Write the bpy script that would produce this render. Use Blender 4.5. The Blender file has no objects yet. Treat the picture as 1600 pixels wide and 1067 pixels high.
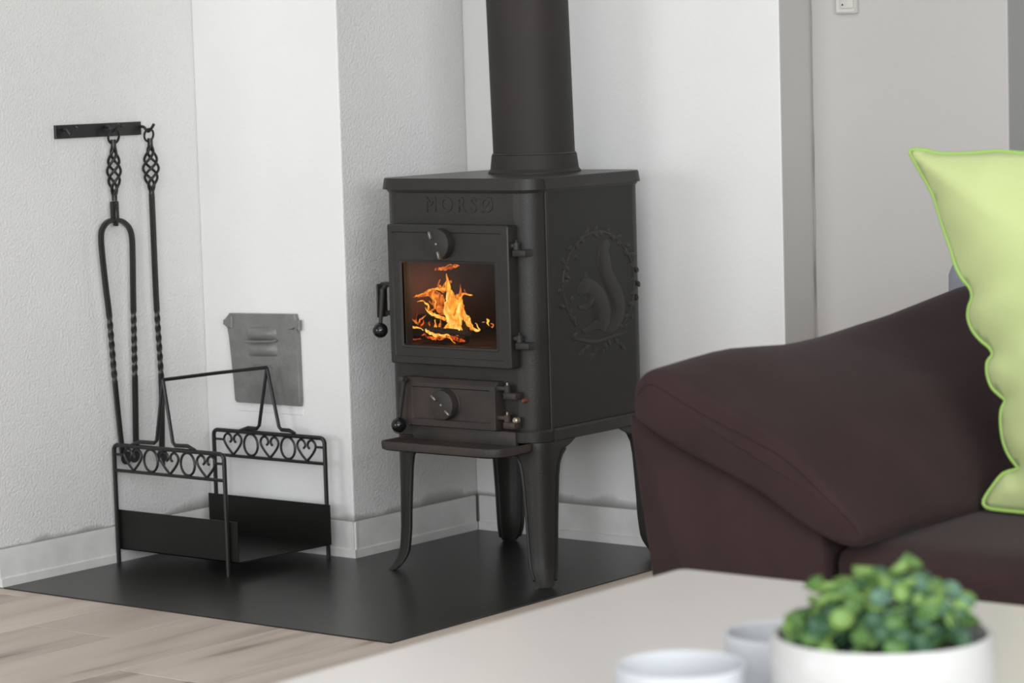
import bpy, bmesh, math, random
from mathutils import Vector, Matrix, noise
PI = math.pi
random.seed(7)
C = bpy.context.scene.collection
SC = bpy.context.scene

# ------------------------------------------------------------------ camera
F = 4240.6; PITCH = .09955484; ROLL = -.02949807; YAW = -.671078; H = .89
_cy, _sy = math.cos(YAW), math.sin(YAW)
FW = Vector((_sy*math.cos(PITCH), _cy*math.cos(PITCH), -math.sin(PITCH)))
_r = Vector((_cy, -_sy, 0)); _u = _r.cross(FW)
RT = math.cos(ROLL)*_r + math.sin(ROLL)*_u
UP = -math.sin(ROLL)*_r + math.cos(ROLL)*_u
CAM = Vector((0, 0, H))
cd = bpy.data.cameras.new('camera'); cam = bpy.data.objects.new('camera', cd); C.objects.link(cam)
cam.matrix_world = Matrix(((RT.x, UP.x, -FW.x, 0), (RT.y, UP.y, -FW.y, 0), (RT.z, UP.z, -FW.z, H), (0, 0, 0, 1)))
cd.sensor_width = 36; cd.lens = F*36/1600; cd.clip_start = .05
cd.dof.use_dof = True; cd.dof.focus_distance = 4.3; cd.dof.aperture_fstop = 10
SC.camera = cam

# measuring helpers: the world point where a line of sight meets a known plane of the room
def ray(x, y): return RT*((x-800)/F) - UP*((y-533.5)/F) + FW
def atz(x, y, z=0): d = ray(x, y); return CAM + d*((z-H)/d.z)
def atx(x, y, X): d = ray(x, y); return CAM + d*(X/d.x)
def aty(x, y, Y): d = ray(x, y); return CAM + d*(Y/d.y)

# ------------------------------------------------------------------ world, lights, exposure
w = bpy.data.worlds.new('world'); SC.world = w; w.use_nodes = True
w.node_tree.nodes['Background'].inputs[0].default_value = (.85, .92, 1, 1)
w.node_tree.nodes['Background'].inputs[1].default_value = .6
SC.view_settings.view_transform = 'Standard'; SC.view_settings.look = 'None'
SC.view_settings.gamma = 1; SC.view_settings.use_curve_mapping = False
SC.view_settings.exposure = 0.0

def area(name, loc, rot, sx, sy, power, col):
    l = bpy.data.lights.new(name, 'AREA'); l.shape = 'RECTANGLE'; l.size = sx; l.size_y = sy
    l.energy = power; l.color = col
    o = bpy.data.objects.new(name, l); C.objects.link(o); o.location = loc; o.rotation_euler = rot
    return o
area('daylight_front_left', (-4.3, -1.95, 1.0), (PI/2, 0, 0), 1.9, 1.6, 54, (.95, .975, 1))
area('daylight_front_right', (.85, -1.95, 1.35), (PI/2, 0, 0), 3.0, 1.6, 142, (.95, .975, 1))
area('daylight_right', (2.45, -.35, 1.4), (0, PI/2, 0), 1.5, 2.6, 138, (.95, .975, 1))
area('ceiling_fill', (-1.5, 1.5, 2.42), (0, 0, 0), 2.6, 2.6, 24, (.98, .985, 1))  # added overhead fill, no fixture; lifts the floor and lower walls

# ------------------------------------------------------------------ materials
def mat(name, col, rough=.5, metal=0, bump=0, bscale=200, var=0, vscale=5, col2=None, spec=.5, sheen=0, stretch=(1, 1, 1), detail=4, coord='Object'):
    m = bpy.data.materials.new(name); m.use_nodes = True; nt = m.node_tree; N = nt.nodes; L = nt.links
    b = N['Principled BSDF']; b.inputs['Base Color'].default_value = (*col, 1)
    b.inputs['Roughness'].default_value = rough; b.inputs['Metallic'].default_value = metal
    b.inputs['Specular IOR Level'].default_value = spec
    if sheen:
        b.inputs['Sheen Weight'].default_value = sheen; b.inputs['Sheen Roughness'].default_value = .4
    tc = N.new('ShaderNodeTexCoord'); mp = N.new('ShaderNodeMapping'); mp.inputs['Scale'].default_value = stretch
    L.new(tc.outputs[coord], mp.inputs[0])
    if var or col2:
        n = N.new('ShaderNodeTexNoise'); n.inputs['Scale'].default_value = vscale; n.inputs['Detail'].default_value = 6
        n.inputs['Roughness'].default_value = .6
        L.new(mp.outputs[0], n.inputs['Vector'])
        r = N.new('ShaderNodeValToRGB'); r.color_ramp.elements[0].position = .35; r.color_ramp.elements[1].position = .68
        c2 = col2 or tuple(c*(1-var) for c in col)
        r.color_ramp.elements[0].color = (*c2, 1); r.color_ramp.elements[1].color = (*col, 1)
        L.new(n.outputs[0], r.inputs[0]); L.new(r.outputs[0], b.inputs['Base Color'])
    if bump:
        n = N.new('ShaderNodeTexNoise'); n.inputs['Scale'].default_value = bscale; n.inputs['Detail'].default_value = detail
        L.new(mp.outputs[0], n.inputs['Vector'])
        bp = N.new('ShaderNodeBump'); bp.inputs['Strength'].default_value = 1; bp.inputs['Distance'].default_value = bump
        L.new(n.outputs[0], bp.inputs['Height']); L.new(bp.outputs[0], b.inputs['Normal'])
    return m

def speckle(m, col=(.5, .48, .45), scale=60, thr=.06, amount=.8):
    """small flecks (ash, chipped paint) strewn over a surface"""
    nt = m.node_tree; N = nt.nodes; L = nt.links; b = N['Principled BSDF']
    v = N.new('ShaderNodeTexVoronoi'); v.inputs['Scale'].default_value = scale
    tc = N.new('ShaderNodeTexCoord'); L.new(tc.outputs['Object'], v.inputs['Vector'])
    lt = N.new('ShaderNodeMath'); lt.operation = 'LESS_THAN'; lt.inputs[1].default_value = thr
    L.new(v.outputs['Distance'], lt.inputs[0])
    sp = N.new('ShaderNodeSeparateColor'); L.new(v.outputs['Color'], sp.inputs[0])
    g = N.new('ShaderNodeMath'); g.operation = 'GREATER_THAN'; g.inputs[1].default_value = .72; L.new(sp.outputs[0], g.inputs[0])
    mu = N.new('ShaderNodeMath'); mu.operation = 'MULTIPLY'; L.new(lt.outputs[0], mu.inputs[0]); L.new(g.outputs[0], mu.inputs[1])
    m2 = N.new('ShaderNodeMath'); m2.operation = 'MULTIPLY'; m2.inputs[1].default_value = amount; L.new(mu.outputs[0], m2.inputs[0])
    mx = N.new('ShaderNodeMix'); mx.data_type = 'RGBA'; L.new(m2.outputs[0], mx.inputs[0])
    src = b.inputs['Base Color'].links[0].from_socket if b.inputs['Base Color'].links else None
    if src: L.new(src, mx.inputs[6])
    else: mx.inputs[6].default_value = b.inputs['Base Color'].default_value
    mx.inputs[7].default_value = (*col, 1); L.new(mx.outputs[2], b.inputs['Base Color'])
    return m

M_plaster = mat('rough_plaster', (.80, .80, .785), .9, bump=.0022, bscale=210, var=.05, vscale=3, detail=6)
M_plaster_s = mat('smooth_plaster', (.86, .86, .85), .85, bump=.0005, bscale=120, var=.04, vscale=3)
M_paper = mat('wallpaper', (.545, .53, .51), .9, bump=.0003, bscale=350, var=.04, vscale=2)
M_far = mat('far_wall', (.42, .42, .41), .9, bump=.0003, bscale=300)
M_ceil = mat('ceiling_paint', (.45, .45, .44), .9)
M_base = speckle(mat('baseboard_paint', (.80, .80, .78), .45, var=.14, vscale=14), (.08, .075, .07), 90, .05, .8)
M_plate = mat('hearth_steel', (.021, .0205, .0195), .34, 0, bump=.0002, bscale=25, var=.25, vscale=6, spec=.6)
M_iron = speckle(mat('cast_iron', (.028, .0265, .0245), .47, .0, bump=.00035, bscale=260, var=.25, vscale=9, spec=.40), (.4, .39, .37), 75, .035, .7)
M_ironbrown = speckle(mat('worn_cast_iron', (.060, .042, .035), .5, .0, bump=.0003, bscale=260, col2=(.028, .027, .026), vscale=11, spec=.4), (.4, .38, .34), 75, .04, .7)
M_top = speckle(mat('worn_top_iron', (.075, .058, .044), .36, .0, bump=.0002, bscale=200, col2=(.034, .032, .029), vscale=7, spec=.55), (.4, .38, .34), 75, .03, .5)
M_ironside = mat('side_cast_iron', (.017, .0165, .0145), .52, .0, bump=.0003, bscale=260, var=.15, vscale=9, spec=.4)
M_pipe = mat('flue_steel', (.034, .027, .025), .6, .0, bump=.0001, bscale=120, col2=(.026, .026, .023), vscale=4, spec=.28)
M_wrought = mat('wrought_iron', (.010, .0098, .0094), .38, .0, bump=.0003, bscale=300, spec=.55)
M_tray = speckle(mat('tray_steel', (.010, .0095, .0085), .45, .0, bump=.0001, bscale=60, var=.2, vscale=10, spec=.32), (.3, .3, .28), 60, .03, .6)
M_black = mat('black_knob', (.008, .008, .008), .16)
M_soot = speckle(mat('grey_enamel', (.25, .25, .245), .42, .2, bump=.0006, bscale=160, var=.25, vscale=22), (.05, .05, .05), 130, .07, .7)
M_lug = mat('worn_bright_iron', (.20, .19, .175), .3, .6)
M_screw = mat('worn_screw', (.45, .38, .3), .4, .8)
M_copper = mat('rusty_screw', (.16, .07, .045), .5, .4)
M_liner = mat('fire_brick_soot', (.095, .045, .030), .9, bump=.001, bscale=60, var=.4, vscale=12)
M_char = mat('charred_wood', (.030, .016, .012), .9, bump=.002, bscale=90, col2=(.012, .008, .007), vscale=30)
M_sofa = mat('brown_velour', (.038, .0225, .0225), .95, bump=.0005, bscale=420, col2=(.030, .0175, .0175), vscale=9, spec=.12, sheen=.05)
M_sofa_seam = mat('brown_seam', (.024, .014, .014), .95, spec=.1)
M_lime = mat('lime_cotton', (.50, .575, .265), .9, bump=.0003, bscale=500, col2=(.47, .55, .25), vscale=6, spec=.15, sheen=.1)
M_limepipe = mat('green_piping', (.30, .47, .12), .8, spec=.2)
M_blue = mat('greyblue_cotton', (.22, .23, .27), .9, bump=.0003, bscale=400)
M_table = mat('white_laminate', (.68, .65, .62), .32, var=.03, vscale=2)
M_bowl = mat('white_ceramic', (.47, .47, .46), .35)
M_soil = mat('dark_moss', (.02, .03, .012), .95, bump=.004, bscale=60)
M_plastic = mat('white_plastic', (.62, .60, .57), .4)
M_leg = mat('steel_leg', (.5, .5, .5), .3, 1)
M_crack = mat('crack', (.26, .245, .225), .9)

def leafmat(name, a, b_):
    m = mat(name, a, .5, col2=b_, vscale=30, spec=.4); m.node_tree.nodes['Principled BSDF'].inputs['Subsurface Weight'].default_value = 0
    return m
M_leaves = [leafmat('leaf_green', (.11, .215, .055), (.065, .14, .035)), leafmat('leaf_dark', (.035, .095, .04), (.022, .065, .03)),
            leafmat('leaf_bright', (.20, .31, .09), (.13, .23, .055)), leafmat('leaf_blue', (.11, .20, .14), (.07, .15, .10))]

m = bpy.data.materials.new('frosted_glass'); m.use_nodes = True; b = m.node_tree.nodes['Principled BSDF']
b.inputs['Base Color'].default_value = (.66, .68, .71, 1); b.inputs['Roughness'].default_value = .5
b.inputs['Transmission Weight'].default_value = .35; b.inputs['IOR'].default_value = 1.3; M_frost = m
m = bpy.data.materials.new('stove_glass'); m.use_nodes = True; nt = m.node_tree; nt.nodes.clear()
o_ = nt.nodes.new('ShaderNodeOutputMaterial'); t_ = nt.nodes.new('ShaderNodeBsdfTransparent'); g_ = nt.nodes.new('ShaderNodeBsdfGlossy')
x_ = nt.nodes.new('ShaderNodeMixShader'); t_.inputs[0].default_value = (.96, .93, .90, 1); g_.inputs['Roughness'].default_value = .08
x_.inputs[0].default_value = .03
nt.links.new(t_.outputs[0], x_.inputs[1]); nt.links.new(g_.outputs[0], x_.inputs[2]); nt.links.new(x_.outputs[0], o_.inputs[0]); M_glass = m

def flame_mat(name, c1, c2, s1, s2, hole=.42):
    m = bpy.data.materials.new(name); m.use_nodes = True; nt = m.node_tree; N = nt.nodes; L = nt.links; N.clear()
    o = N.new('ShaderNodeOutputMaterial'); e = N.new('ShaderNodeEmission'); t = N.new('ShaderNodeBsdfTransparent'); x = N.new('ShaderNodeMixShader')
    tc = N.new('ShaderNodeTexCoord'); mp = N.new('ShaderNodeMapping'); mp.inputs['Scale'].default_value = (1.5, 1, .55)
    n = N.new('ShaderNodeTexNoise'); n.inputs['Scale'].default_value = 60; n.inputs['Detail'].default_value = 5; n.inputs['Distortion'].default_value = 1.6
    L.new(tc.outputs['Object'], mp.inputs[0]); L.new(mp.outputs[0], n.inputs['Vector'])
    r = N.new('ShaderNodeValToRGB'); r.color_ramp.elements[0].position = .38; r.color_ramp.elements[1].position = .62
    r.color_ramp.elements[0].color = (*c1, 1); r.color_ramp.elements[1].color = (*c2, 1); L.new(n.outputs[0], r.inputs[0]); L.new(r.outputs[0], e.inputs[0])
    s = N.new('ShaderNodeMapRange'); s.inputs[1].default_value = .35; s.inputs[2].default_value = .65; s.inputs[3].default_value = s1; s.inputs[4].default_value = s2
    L.new(n.outputs[0], s.inputs[0]); L.new(s.outputs[0], e.inputs[1])
    a = N.new('ShaderNodeMapRange'); a.inputs[1].default_value = hole-.06; a.inputs[2].default_value = hole+.06; a.inputs[3].default_value = .30; a.inputs[4].default_value = .97
    L.new(n.outputs[0], a.inputs[0]); L.new(a.outputs[0], x.inputs[0]); L.new(t.outputs[0], x.inputs[1]); L.new(e.outputs[0], x.inputs[2]); L.new(x.outputs[0], o.inputs[0])
    return m
M_fl_or = flame_mat('flame_orange', (.55, .07, .008), (1, .30, .04), .6, 1.2, .44)
M_fl_ye = flame_mat('flame_yellow', (1, .20, .015), (1, .56, .07), .9, 1.45, .38)
M_fl_br = flame_mat('flame_bright', (1, .36, .03), (1, .72, .20), 1.0, 1.5, .32)
M_ember = flame_mat('flame_ember', (.35, .03, .005), (1, .16, .02), .4, 1.2, .45)

def floor_mat():
    m = bpy.data.materials.new('oak_laminate'); m.use_nodes = True; nt = m.node_tree; N = nt.nodes; L = nt.links; b = N['Principled BSDF']
    b.inputs['Roughness'].default_value = .42; b.inputs['Specular IOR Level'].default_value = .35
    tc = N.new('ShaderNodeTexCoord'); oi = N.new('ShaderNodeObjectInfo')
    ad = N.new('ShaderNodeVectorMath'); ad.operation = 'MULTIPLY_ADD'
    cb = N.new('ShaderNodeCombineXYZ'); L.new(oi.outputs['Random'], cb.inputs[0]); L.new(oi.outputs['Random'], cb.inputs[1])
    L.new(cb.outputs[0], ad.inputs[0]); ad.inputs[1].default_value = (37, 53, 0); L.new(tc.outputs['Object'], ad.inputs[2])
    mp = N.new('ShaderNodeMapping'); mp.inputs['Scale'].default_value = (9, .9, 1); L.new(ad.outputs[0], mp.inputs[0])
    n = N.new('ShaderNodeTexNoise'); n.inputs['Scale'].default_value = 1.6; n.inputs['Detail'].default_value = 8; n.inputs['Distortion'].default_value = .6
    L.new(mp.outputs[0], n.inputs['Vector'])
    r = N.new('ShaderNodeValToRGB'); e = r.color_ramp.elements
    e[0].position = .28; e[0].color = (.23, .185, .15, 1); e[1].position = .5; e[1].color = (.61, .51, .43, 1)
    k = e.new(.40); k.color = (.52, .43, .36, 1); k = e.new(.70); k.color = (.67, .58, .50, 1)
    L.new(n.outputs[0], r.inputs[0])
    hv = N.new('ShaderNodeHueSaturation'); mr = N.new('ShaderNodeMapRange'); mr.inputs[3].default_value = .90; mr.inputs[4].default_value = 1.08
    L.new(oi.outputs['Random'], mr.inputs[0]); L.new(mr.outputs[0], hv.inputs['Value']); L.new(r.outputs[0], hv.inputs['Color']); L.new(hv.outputs[0], b.inputs['Base Color'])
    mp2 = N.new('ShaderNodeMapping'); mp2.inputs['Scale'].default_value = (300, 12, 1); L.new(ad.outputs[0], mp2.inputs[0])
    n2 = N.new('ShaderNodeTexNoise'); n2.inputs['Scale'].default_value = 1; n2.inputs['Detail'].default_value = 3; L.new(mp2.outputs[0], n2.inputs['Vector'])
    bp = N.new('ShaderNodeBump'); bp.inputs['Distance'].default_value = .0002; L.new(n2.outputs[0], bp.inputs['Height']); L.new(bp.outputs[0], b.inputs['Normal'])
    return m
M_floor = floor_mat()
M_gap = mat('floor_underlay', (.10, .08, .065), .8)

def dirt_above_baseboard(m):
    """soot settled in the joint above the baseboard (a stain of its own)"""
    m = m.copy(); nt = m.node_tree; N = nt.nodes; L = nt.links; b = N['Principled BSDF']
    src = b.inputs['Base Color'].links[0].from_socket
    g = N.new('ShaderNodeNewGeometry'); s = N.new('ShaderNodeSeparateXYZ'); L.new(g.outputs['Position'], s.inputs[0])
    n = N.new('ShaderNodeTexNoise'); n.inputs['Scale'].default_value = 7; n.inputs['Detail'].default_value = 5; L.new(g.outputs['Position'], n.inputs['Vector'])
    mr = N.new('ShaderNodeMapRange'); mr.inputs[1].default_value = .42; mr.inputs[2].default_value = .62; mr.inputs[3].default_value = .005; mr.inputs[4].default_value = .026
    L.new(n.outputs[0], mr.inputs[0])
    a = N.new('ShaderNodeMath'); a.operation = 'SUBTRACT'; a.inputs[1].default_value = .069; L.new(s.outputs[2], a.inputs[0])
    d = N.new('ShaderNodeMath'); d.operation = 'DIVIDE'; L.new(a.outputs[0], d.inputs[0]); L.new(mr.outputs[0], d.inputs[1])
    e = N.new('ShaderNodeMapRange'); e.inputs[1].default_value = 0; e.inputs[2].default_value = 1; e.inputs[3].default_value = .85; e.inputs[4].default_value = 0
    L.new(d.outputs[0], e.inputs[0])
    mx = N.new('ShaderNodeMix'); mx.data_type = 'RGBA'; L.new(e.outputs[0], mx.inputs[0]); L.new(src, mx.inputs[6]); mx.inputs[7].default_value = (.17, .16, .15, 1)
    L.new(mx.outputs[2], b.inputs['Base Color'])
    return m
M_plaster_d = dirt_above_baseboard(M_plaster); M_plaster_sd = dirt_above_baseboard(M_plaster_s)

# ------------------------------------------------------------------ mesh helpers
def obj(name, bm, m, parent=None, smooth=35, loc=None):
    bmesh.ops.recalc_face_normals(bm, faces=bm.faces)
    me = bpy.data.meshes.new(name); bm.to_mesh(me); bm.free()
    me.materials.append(m)
    if smooth:
        for p in me.polygons: p.use_smooth = True
        me.set_sharp_from_angle(angle=math.radians(smooth))
    o = bpy.data.objects.new(name, me); C.objects.link(o)
    if parent: o.parent = parent; o.matrix_parent_inverse = Matrix.Translation(-parent.location)
    return o
def tag(o, label=None, cat=None, group=None, kind=None):
    if label: o['label'] = label
    if cat: o['category'] = cat
    if group: o['group'] = group
    if kind: o['kind'] = kind
    return o
def thing(name, label, cat, loc, group=None):
    o = bpy.data.objects.new(name, None); C.objects.link(o); o.location = loc; o.empty_display_size = .05
    return tag(o, label, cat, group)
def struct(name, bm, m, smooth=0, parent=None):
    o = obj(name, bm, m, parent, smooth)
    if not parent: o['kind'] = 'structure'
    return o
def new(): return bmesh.new()
def box(bm, x0, x1, y0, y1, z0, z1, bev=0, seg=2):
    t = bmesh.new(); v = bmesh.ops.create_cube(t, size=1)['verts']
    for k in v: k.co = Vector(((x0+x1)/2+k.co.x*(x1-x0), (y0+y1)/2+k.co.y*(y1-y0), (z0+z1)/2+k.co.z*(z1-z0)))
    if bev: bmesh.ops.bevel(t, geom=list(t.edges), offset=bev, segments=seg, affect='EDGES', profile=.5)
    join(bm, t); return bm
def join(bm, t, M=None):
    if M is not None: bmesh.ops.transform(t, matrix=M, verts=t.verts)
    mp = {v: bm.verts.new(v.co) for v in t.verts}
    for f in t.faces:
        try: bm.faces.new([mp[v] for v in f.verts])
        except ValueError: pass
    t.free()
def loft(bm, rings, cap=True, closed=True):
    R = [[bm.verts.new(p) for p in r] for r in rings]; n = len(R[0])
    for a, b_ in zip(R, R[1:]):
        for i in range(n if closed else n-1):
            j = (i+1) % n; bm.faces.new((a[i], a[j], b_[j], b_[i]))
    if cap: bm.faces.new(R[0][::-1]); bm.faces.new(R[-1])
    return bm
def catmull(pts, k=6):
    P = [Vector(p) for p in pts]; out = []
    for i in range(len(P)-1):
        a = P[max(i-1, 0)]; b_ = P[i]; c = P[i+1]; d = P[min(i+2, len(P)-1)]
        for j in range(k):
            t = j/k; out.append(.5*((2*b_)+(c-a)*t+(2*a-5*b_+4*c-d)*t*t+(3*b_-a-3*c+d)*t**3))
    out.append(P[-1]); return out
def tube(bm, pts, r, n=8, closed=False, cap=True, squash=None, square=False, twist=0):
    P = [Vector(p) for p in pts]; m = len(P)
    rr = r if isinstance(r, (list, tuple)) else [r]*m
    rings = []; up = None
    for i in range(m):
        a = P[i-1] if (i or closed) else P[i]; b_ = P[(i+1) % m] if (i < m-1 or closed) else P[i]
        t = (b_-a).normalized()
        if up is None:
            up = Vector((0, 0, 1)) if abs(t.z) < .9 else Vector((0, 1, 0))
        s = t.cross(up).normalized(); up = s.cross(t).normalized()
        ring = []
        for k in range(n):
            an = 2*PI*k/n + (twist[i] if twist else 0) + (PI/4 if square else 0)
            q_ = .80 if square and k % 2 else 1
            v = (s*math.cos(an) + up*math.sin(an))*rr[i]*q_
            if squash: v = Vector((v.x*squash[0], v.y*squash[1], v.z*squash[2]))
            ring.append(P[i]+v)
        rings.append(ring)
    if closed: rings.append(rings[0])
    if closed:
        R = [[bm.verts.new(p) for p in q] for q in rings[:-1]]
        for i in range(m):
            a, b_ = R[i], R[(i+1) % m]
            for k in range(n): bm.faces.new((a[k], a[(k+1) % n], b_[(k+1) % n], b_[k]))
    else: loft(bm, rings, cap)
    return bm
def lathe(bm, prof, n=32, M=None):
    """profile (r, z) turned about the local z axis"""
    t = bmesh.new(); R = []
    for r, z in prof:
        if r < 1e-6: R.append([t.verts.new((0, 0, z))])
        else: R.append([t.verts.new((r*math.cos(2*PI*k/n), r*math.sin(2*PI*k/n), z)) for k in range(n)])
    for a, b_ in zip(R, R[1:]):
        for k in range(n):
            j = (k+1) % n
            if len(a) == 1 and len(b_) == 1: continue
            if len(a) == 1: t.faces.new((a[0], b_[k], b_[j]))
            elif len(b_) == 1: t.faces.new((a[k], a[j], b_[0]))
            else: t.faces.new((a[k], a[j], b_[j], b_[k]))
    join(bm, t, M); return bm
def prism(bm, pts, vec, bev=0, seg=2):
    """closed outline extruded by a vector"""
    t = bmesh.new(); vec = Vector(vec)
    a = [t.verts.new(p) for p in pts]; b_ = [t.verts.new(Vector(p)+vec) for p in pts]; n = len(a)
    f0 = t.faces.new(a[::-1]); f1 = t.faces.new(b_)
    for i in range(n): t.faces.new((a[i], a[(i+1) % n], b_[(i+1) % n], b_[i]))
    if bev: bmesh.ops.bevel(t, geom=[e for f in (f0, f1) for e in f.edges], offset=bev, segments=seg, affect='EDGES', profile=.5)
    join(bm, t); return bm
def rrect(x0, x1, y0, y1, r, k=6):
    rs = r if isinstance(r, (list, tuple)) else [r]*4   # order: x1y1, x0y1, x0y0, x1y0
    out = []
    for (cx, cy, a0), q in zip(((x1, y1, 0), (x0, y1, PI/2), (x0, y0, PI), (x1, y0, 1.5*PI)), rs):
        sx = -1 if cx == x1 else 1; sy = -1 if cy == y1 else 1
        for i in range(k+1):
            a = a0 + PI/2*i/k; out.append((cx+sx*q+q*math.cos(a), cy+sy*q+q*math.sin(a)))
    return out
def frame_ring(bm, outer, inner, y0, y1, bev=0):
    """flat ring between two outlines of equal length in x-z, from y0 to y1"""
    t = bmesh.new()
    A = [t.verts.new((x, y0, z)) for x, z in outer]; B = [t.verts.new((x, y0, z)) for x, z in inner]
    A2 = [t.verts.new((x, y1, z)) for x, z in outer]; B2 = [t.verts.new((x, y1, z)) for x, z in inner]
    n = len(A); ed = []
    for i in range(n):
        j = (i+1) % n
        t.faces.new((A[i], A[j], B[j], B[i])); t.faces.new((A2[i], B2[i], B2[j], A2[j]))
        t.faces.new((A[i], A2[i], A2[j], A[j])); t.faces.new((B[i], B[j], B2[j], B2[i]))
    if bev:
        t.edges.ensure_lookup_table()
        es = [e for e in t.edges if e.verts[0].co.y == y0 and e.verts[1].co.y == y0 and len(e.link_faces) == 2 and
              any(abs(f.normal.y) < .5 for f in (f_ for f_ in e.link_faces if not f_.normal_update())) ]
        bmesh.ops.bevel(t, geom=es, offset=bev, segments=2, affect='EDGES', profile=.5)
    join(bm, t); return bm

# ------------------------------------------------------------------ room shell
XL, YC, XC, YB, XE, YR = -3.686, 3.694, -3.318, 4.054, -2.60, 4.155   # plaster faces
YE = 3.155
CH = 2.45
bm = new(); box(bm, -7, 2.6, -2.1, 6.2, -.12, -.012); fl = struct('floor', bm, M_gap)
bm = new(); box(bm, -7, 2.6, -2.1, 6.2, CH, CH+.1); struct('ceiling', bm, M_ceil)
bm = new(); box(bm, -3.80, XL, YE, 4.3, 0, CH, .004, 1); struct('wall_left', bm, M_plaster_d)
bm = new(); box(bm, -7, -3.80, YE, YE+.12, 0, CH); struct('wall_left_return', bm, M_plaster_s)
# chimney breast: smooth front face, rough right-hand face with a slightly uneven arris
bm = new(); box(bm, XL+.0, XC, YC, 4.3, 0, CH, .003, 2)
chim = struct('wall_chimney', bm, M_plaster_sd, smooth=0)
chim.data.materials.append(M_plaster_d)
for p in chim.data.polygons:
    if p.normal.x > .9: p.material_index = 1
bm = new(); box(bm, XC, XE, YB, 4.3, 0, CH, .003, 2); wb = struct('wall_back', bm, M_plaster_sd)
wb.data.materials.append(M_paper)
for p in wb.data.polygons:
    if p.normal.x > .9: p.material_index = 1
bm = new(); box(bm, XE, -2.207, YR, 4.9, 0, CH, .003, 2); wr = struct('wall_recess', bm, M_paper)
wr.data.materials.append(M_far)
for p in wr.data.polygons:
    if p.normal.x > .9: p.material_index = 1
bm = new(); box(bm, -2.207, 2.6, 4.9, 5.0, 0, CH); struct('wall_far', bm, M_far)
bm = new(); box(bm, 2.5, 2.6, -2.1, -1.65, 0, CH); box(bm, 2.5, 2.6, .95, 5.0, 0, CH); box(bm, 2.5, 2.6, -1.65, .95, 0, .08); box(bm, 2.5, 2.6, -1.65, .95, 2.28, CH)
struct('wall_right', bm, M_plaster_s)
bm = new()
for a, b_ in ((-7, -5.3), (-3.3, -.65), (2.35, 2.6)): box(bm, a, b_, -2.1, -2.0, 0, CH)
for a, b_ in ((-5.3, -3.3), (-.65, 2.35)): box(bm, a, b_, -2.1, -2.0, 0, .08); box(bm, a, b_, -2.1, -2.0, 2.28, CH)
struct('wall_front', bm, M_plaster_s)
bm = new(); box(bm, -7.1, -7, -2.1, YE+.12, 0, CH); struct('wall_far_left', bm, M_plaster_s)
for i, (a, b_) in enumerate(((-5.3, -3.3), (-.65, 2.35))):
    bm = new(); frame_ring(bm, rrect(a, b_, .08, 2.28, .001, 1), rrect(a+.06, b_-.06, .14, 2.22, .001, 1), -2.09, -2.02)
    struct('window_%d' % (i+1), bm, M_plastic)
# crack in the inside corner of the recess
bm = new(); pts = []
for i in range(60):
    z = .1+i*.02; pts.append((XE+.004+.0022*noise.noise(Vector((z*9, 0, 3))), YR-.0008, z))
tube(bm, pts, [.0004+.0014*max(0, noise.noise(Vector((p[2]*9, 5, 1)))) for p in pts], 5)
obj('plaster_crack', bm, M_crack, wr)

def baseboard(name, pts, normals, m=M_base):
    """thin two-step board along a polyline (outer face points, offset by normals)"""
    bm = new()
    for (a, b_), n in zip(zip(pts, pts[1:]), normals):
        a = Vector(a); b_ = Vector(b_); n = Vector(n)
        prof = [(0, .002), (.008, .002), (.008, .017), (.0055, .0185), (.0045, .019), (.0045, .064), (.0035, .0685), (0, .069)]
        r0 = [a+n*u+Vector((0, 0, z)) for u, z in prof]; r1 = [b_+n*u+Vector((0, 0, z)) for u, z in prof]
        loft(bm, [r0, r1])
    o = obj(name, bm, m); o['kind'] = 'structure'; return o
baseboard('baseboard_left', [(XL, YE+.001, 0), (XL, YC-.0085, 0)], [(1, 0, 0)])
baseboard('baseboard_chimney', [(XL+.009, YC, 0), (XC+.008, YC, 0)], [(0, -1, 0)])
baseboard('baseboard_chimney_side', [(XC, YC-.0078, 0), (XC, YB-.0085, 0)], [(1, 0, 0)])
baseboard('baseboard_back', [(XC+.009, YB, 0), (XE+.005, YB, 0)], [(0, -1, 0)])
baseboard('baseboard_recess', [(XE+.002, YR, 0), (-2.21, YR, 0)], [(0, -1, 0)])

# laminate planks, each a part of the floor
PW = .188; x0 = -3.0058
pl_me = {}
def plank(xa, ya, L_, wd=PW):
    key = (round(L_, 3), round(wd, 3))
    if key not in pl_me:
        bm = new(); box(bm, -wd/2+.0003, wd/2-.0003, -L_/2+.0004, L_/2-.0004, -.012, 0, .0007, 1)
        me = bpy.data.meshes.new('plank'); bmesh.ops.recalc_face_normals(bm, faces=bm.faces); bm.to_mesh(me); bm.free(); me.materials.append(M_floor); pl_me[key] = me
    o = bpy.data.objects.new('plank', pl_me[key]); C.objects.link(o); o.parent = fl; o.location = (xa+wd/2, ya+L_/2, 0)
PL = 1.29
for i in range(-12, 26):
    xa = x0+i*PW
    if xa+PW > 2.5: break
    y = 2.80 - PL*4 + ((i*.437) % 1)*PL
    while y < 5.0:
        if y+PL > -1.9 and not (xa < -3.8 and y > 3.1): plank(xa, max(y, -5), PL)
        y += PL

# hearth plate under the stove and the log basket
bm = new()
out = [(XL+.009, 3.157), (-2.768, 3.157), (-2.768, YB-.009), (XC+.009, YB-.009), (XC+.009, YC-.009), (XL+.009, YC-.009)]
prism(bm, [(x, y, .0002) for x, y in out], (0, 0, .0022), .0006, 1)
tag(obj('hearth_plate', bm, M_plate, smooth=0), 'dark steel hearth plate on the floor under the stove and log holder', 'floor plate')
ZP = .0025

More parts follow.
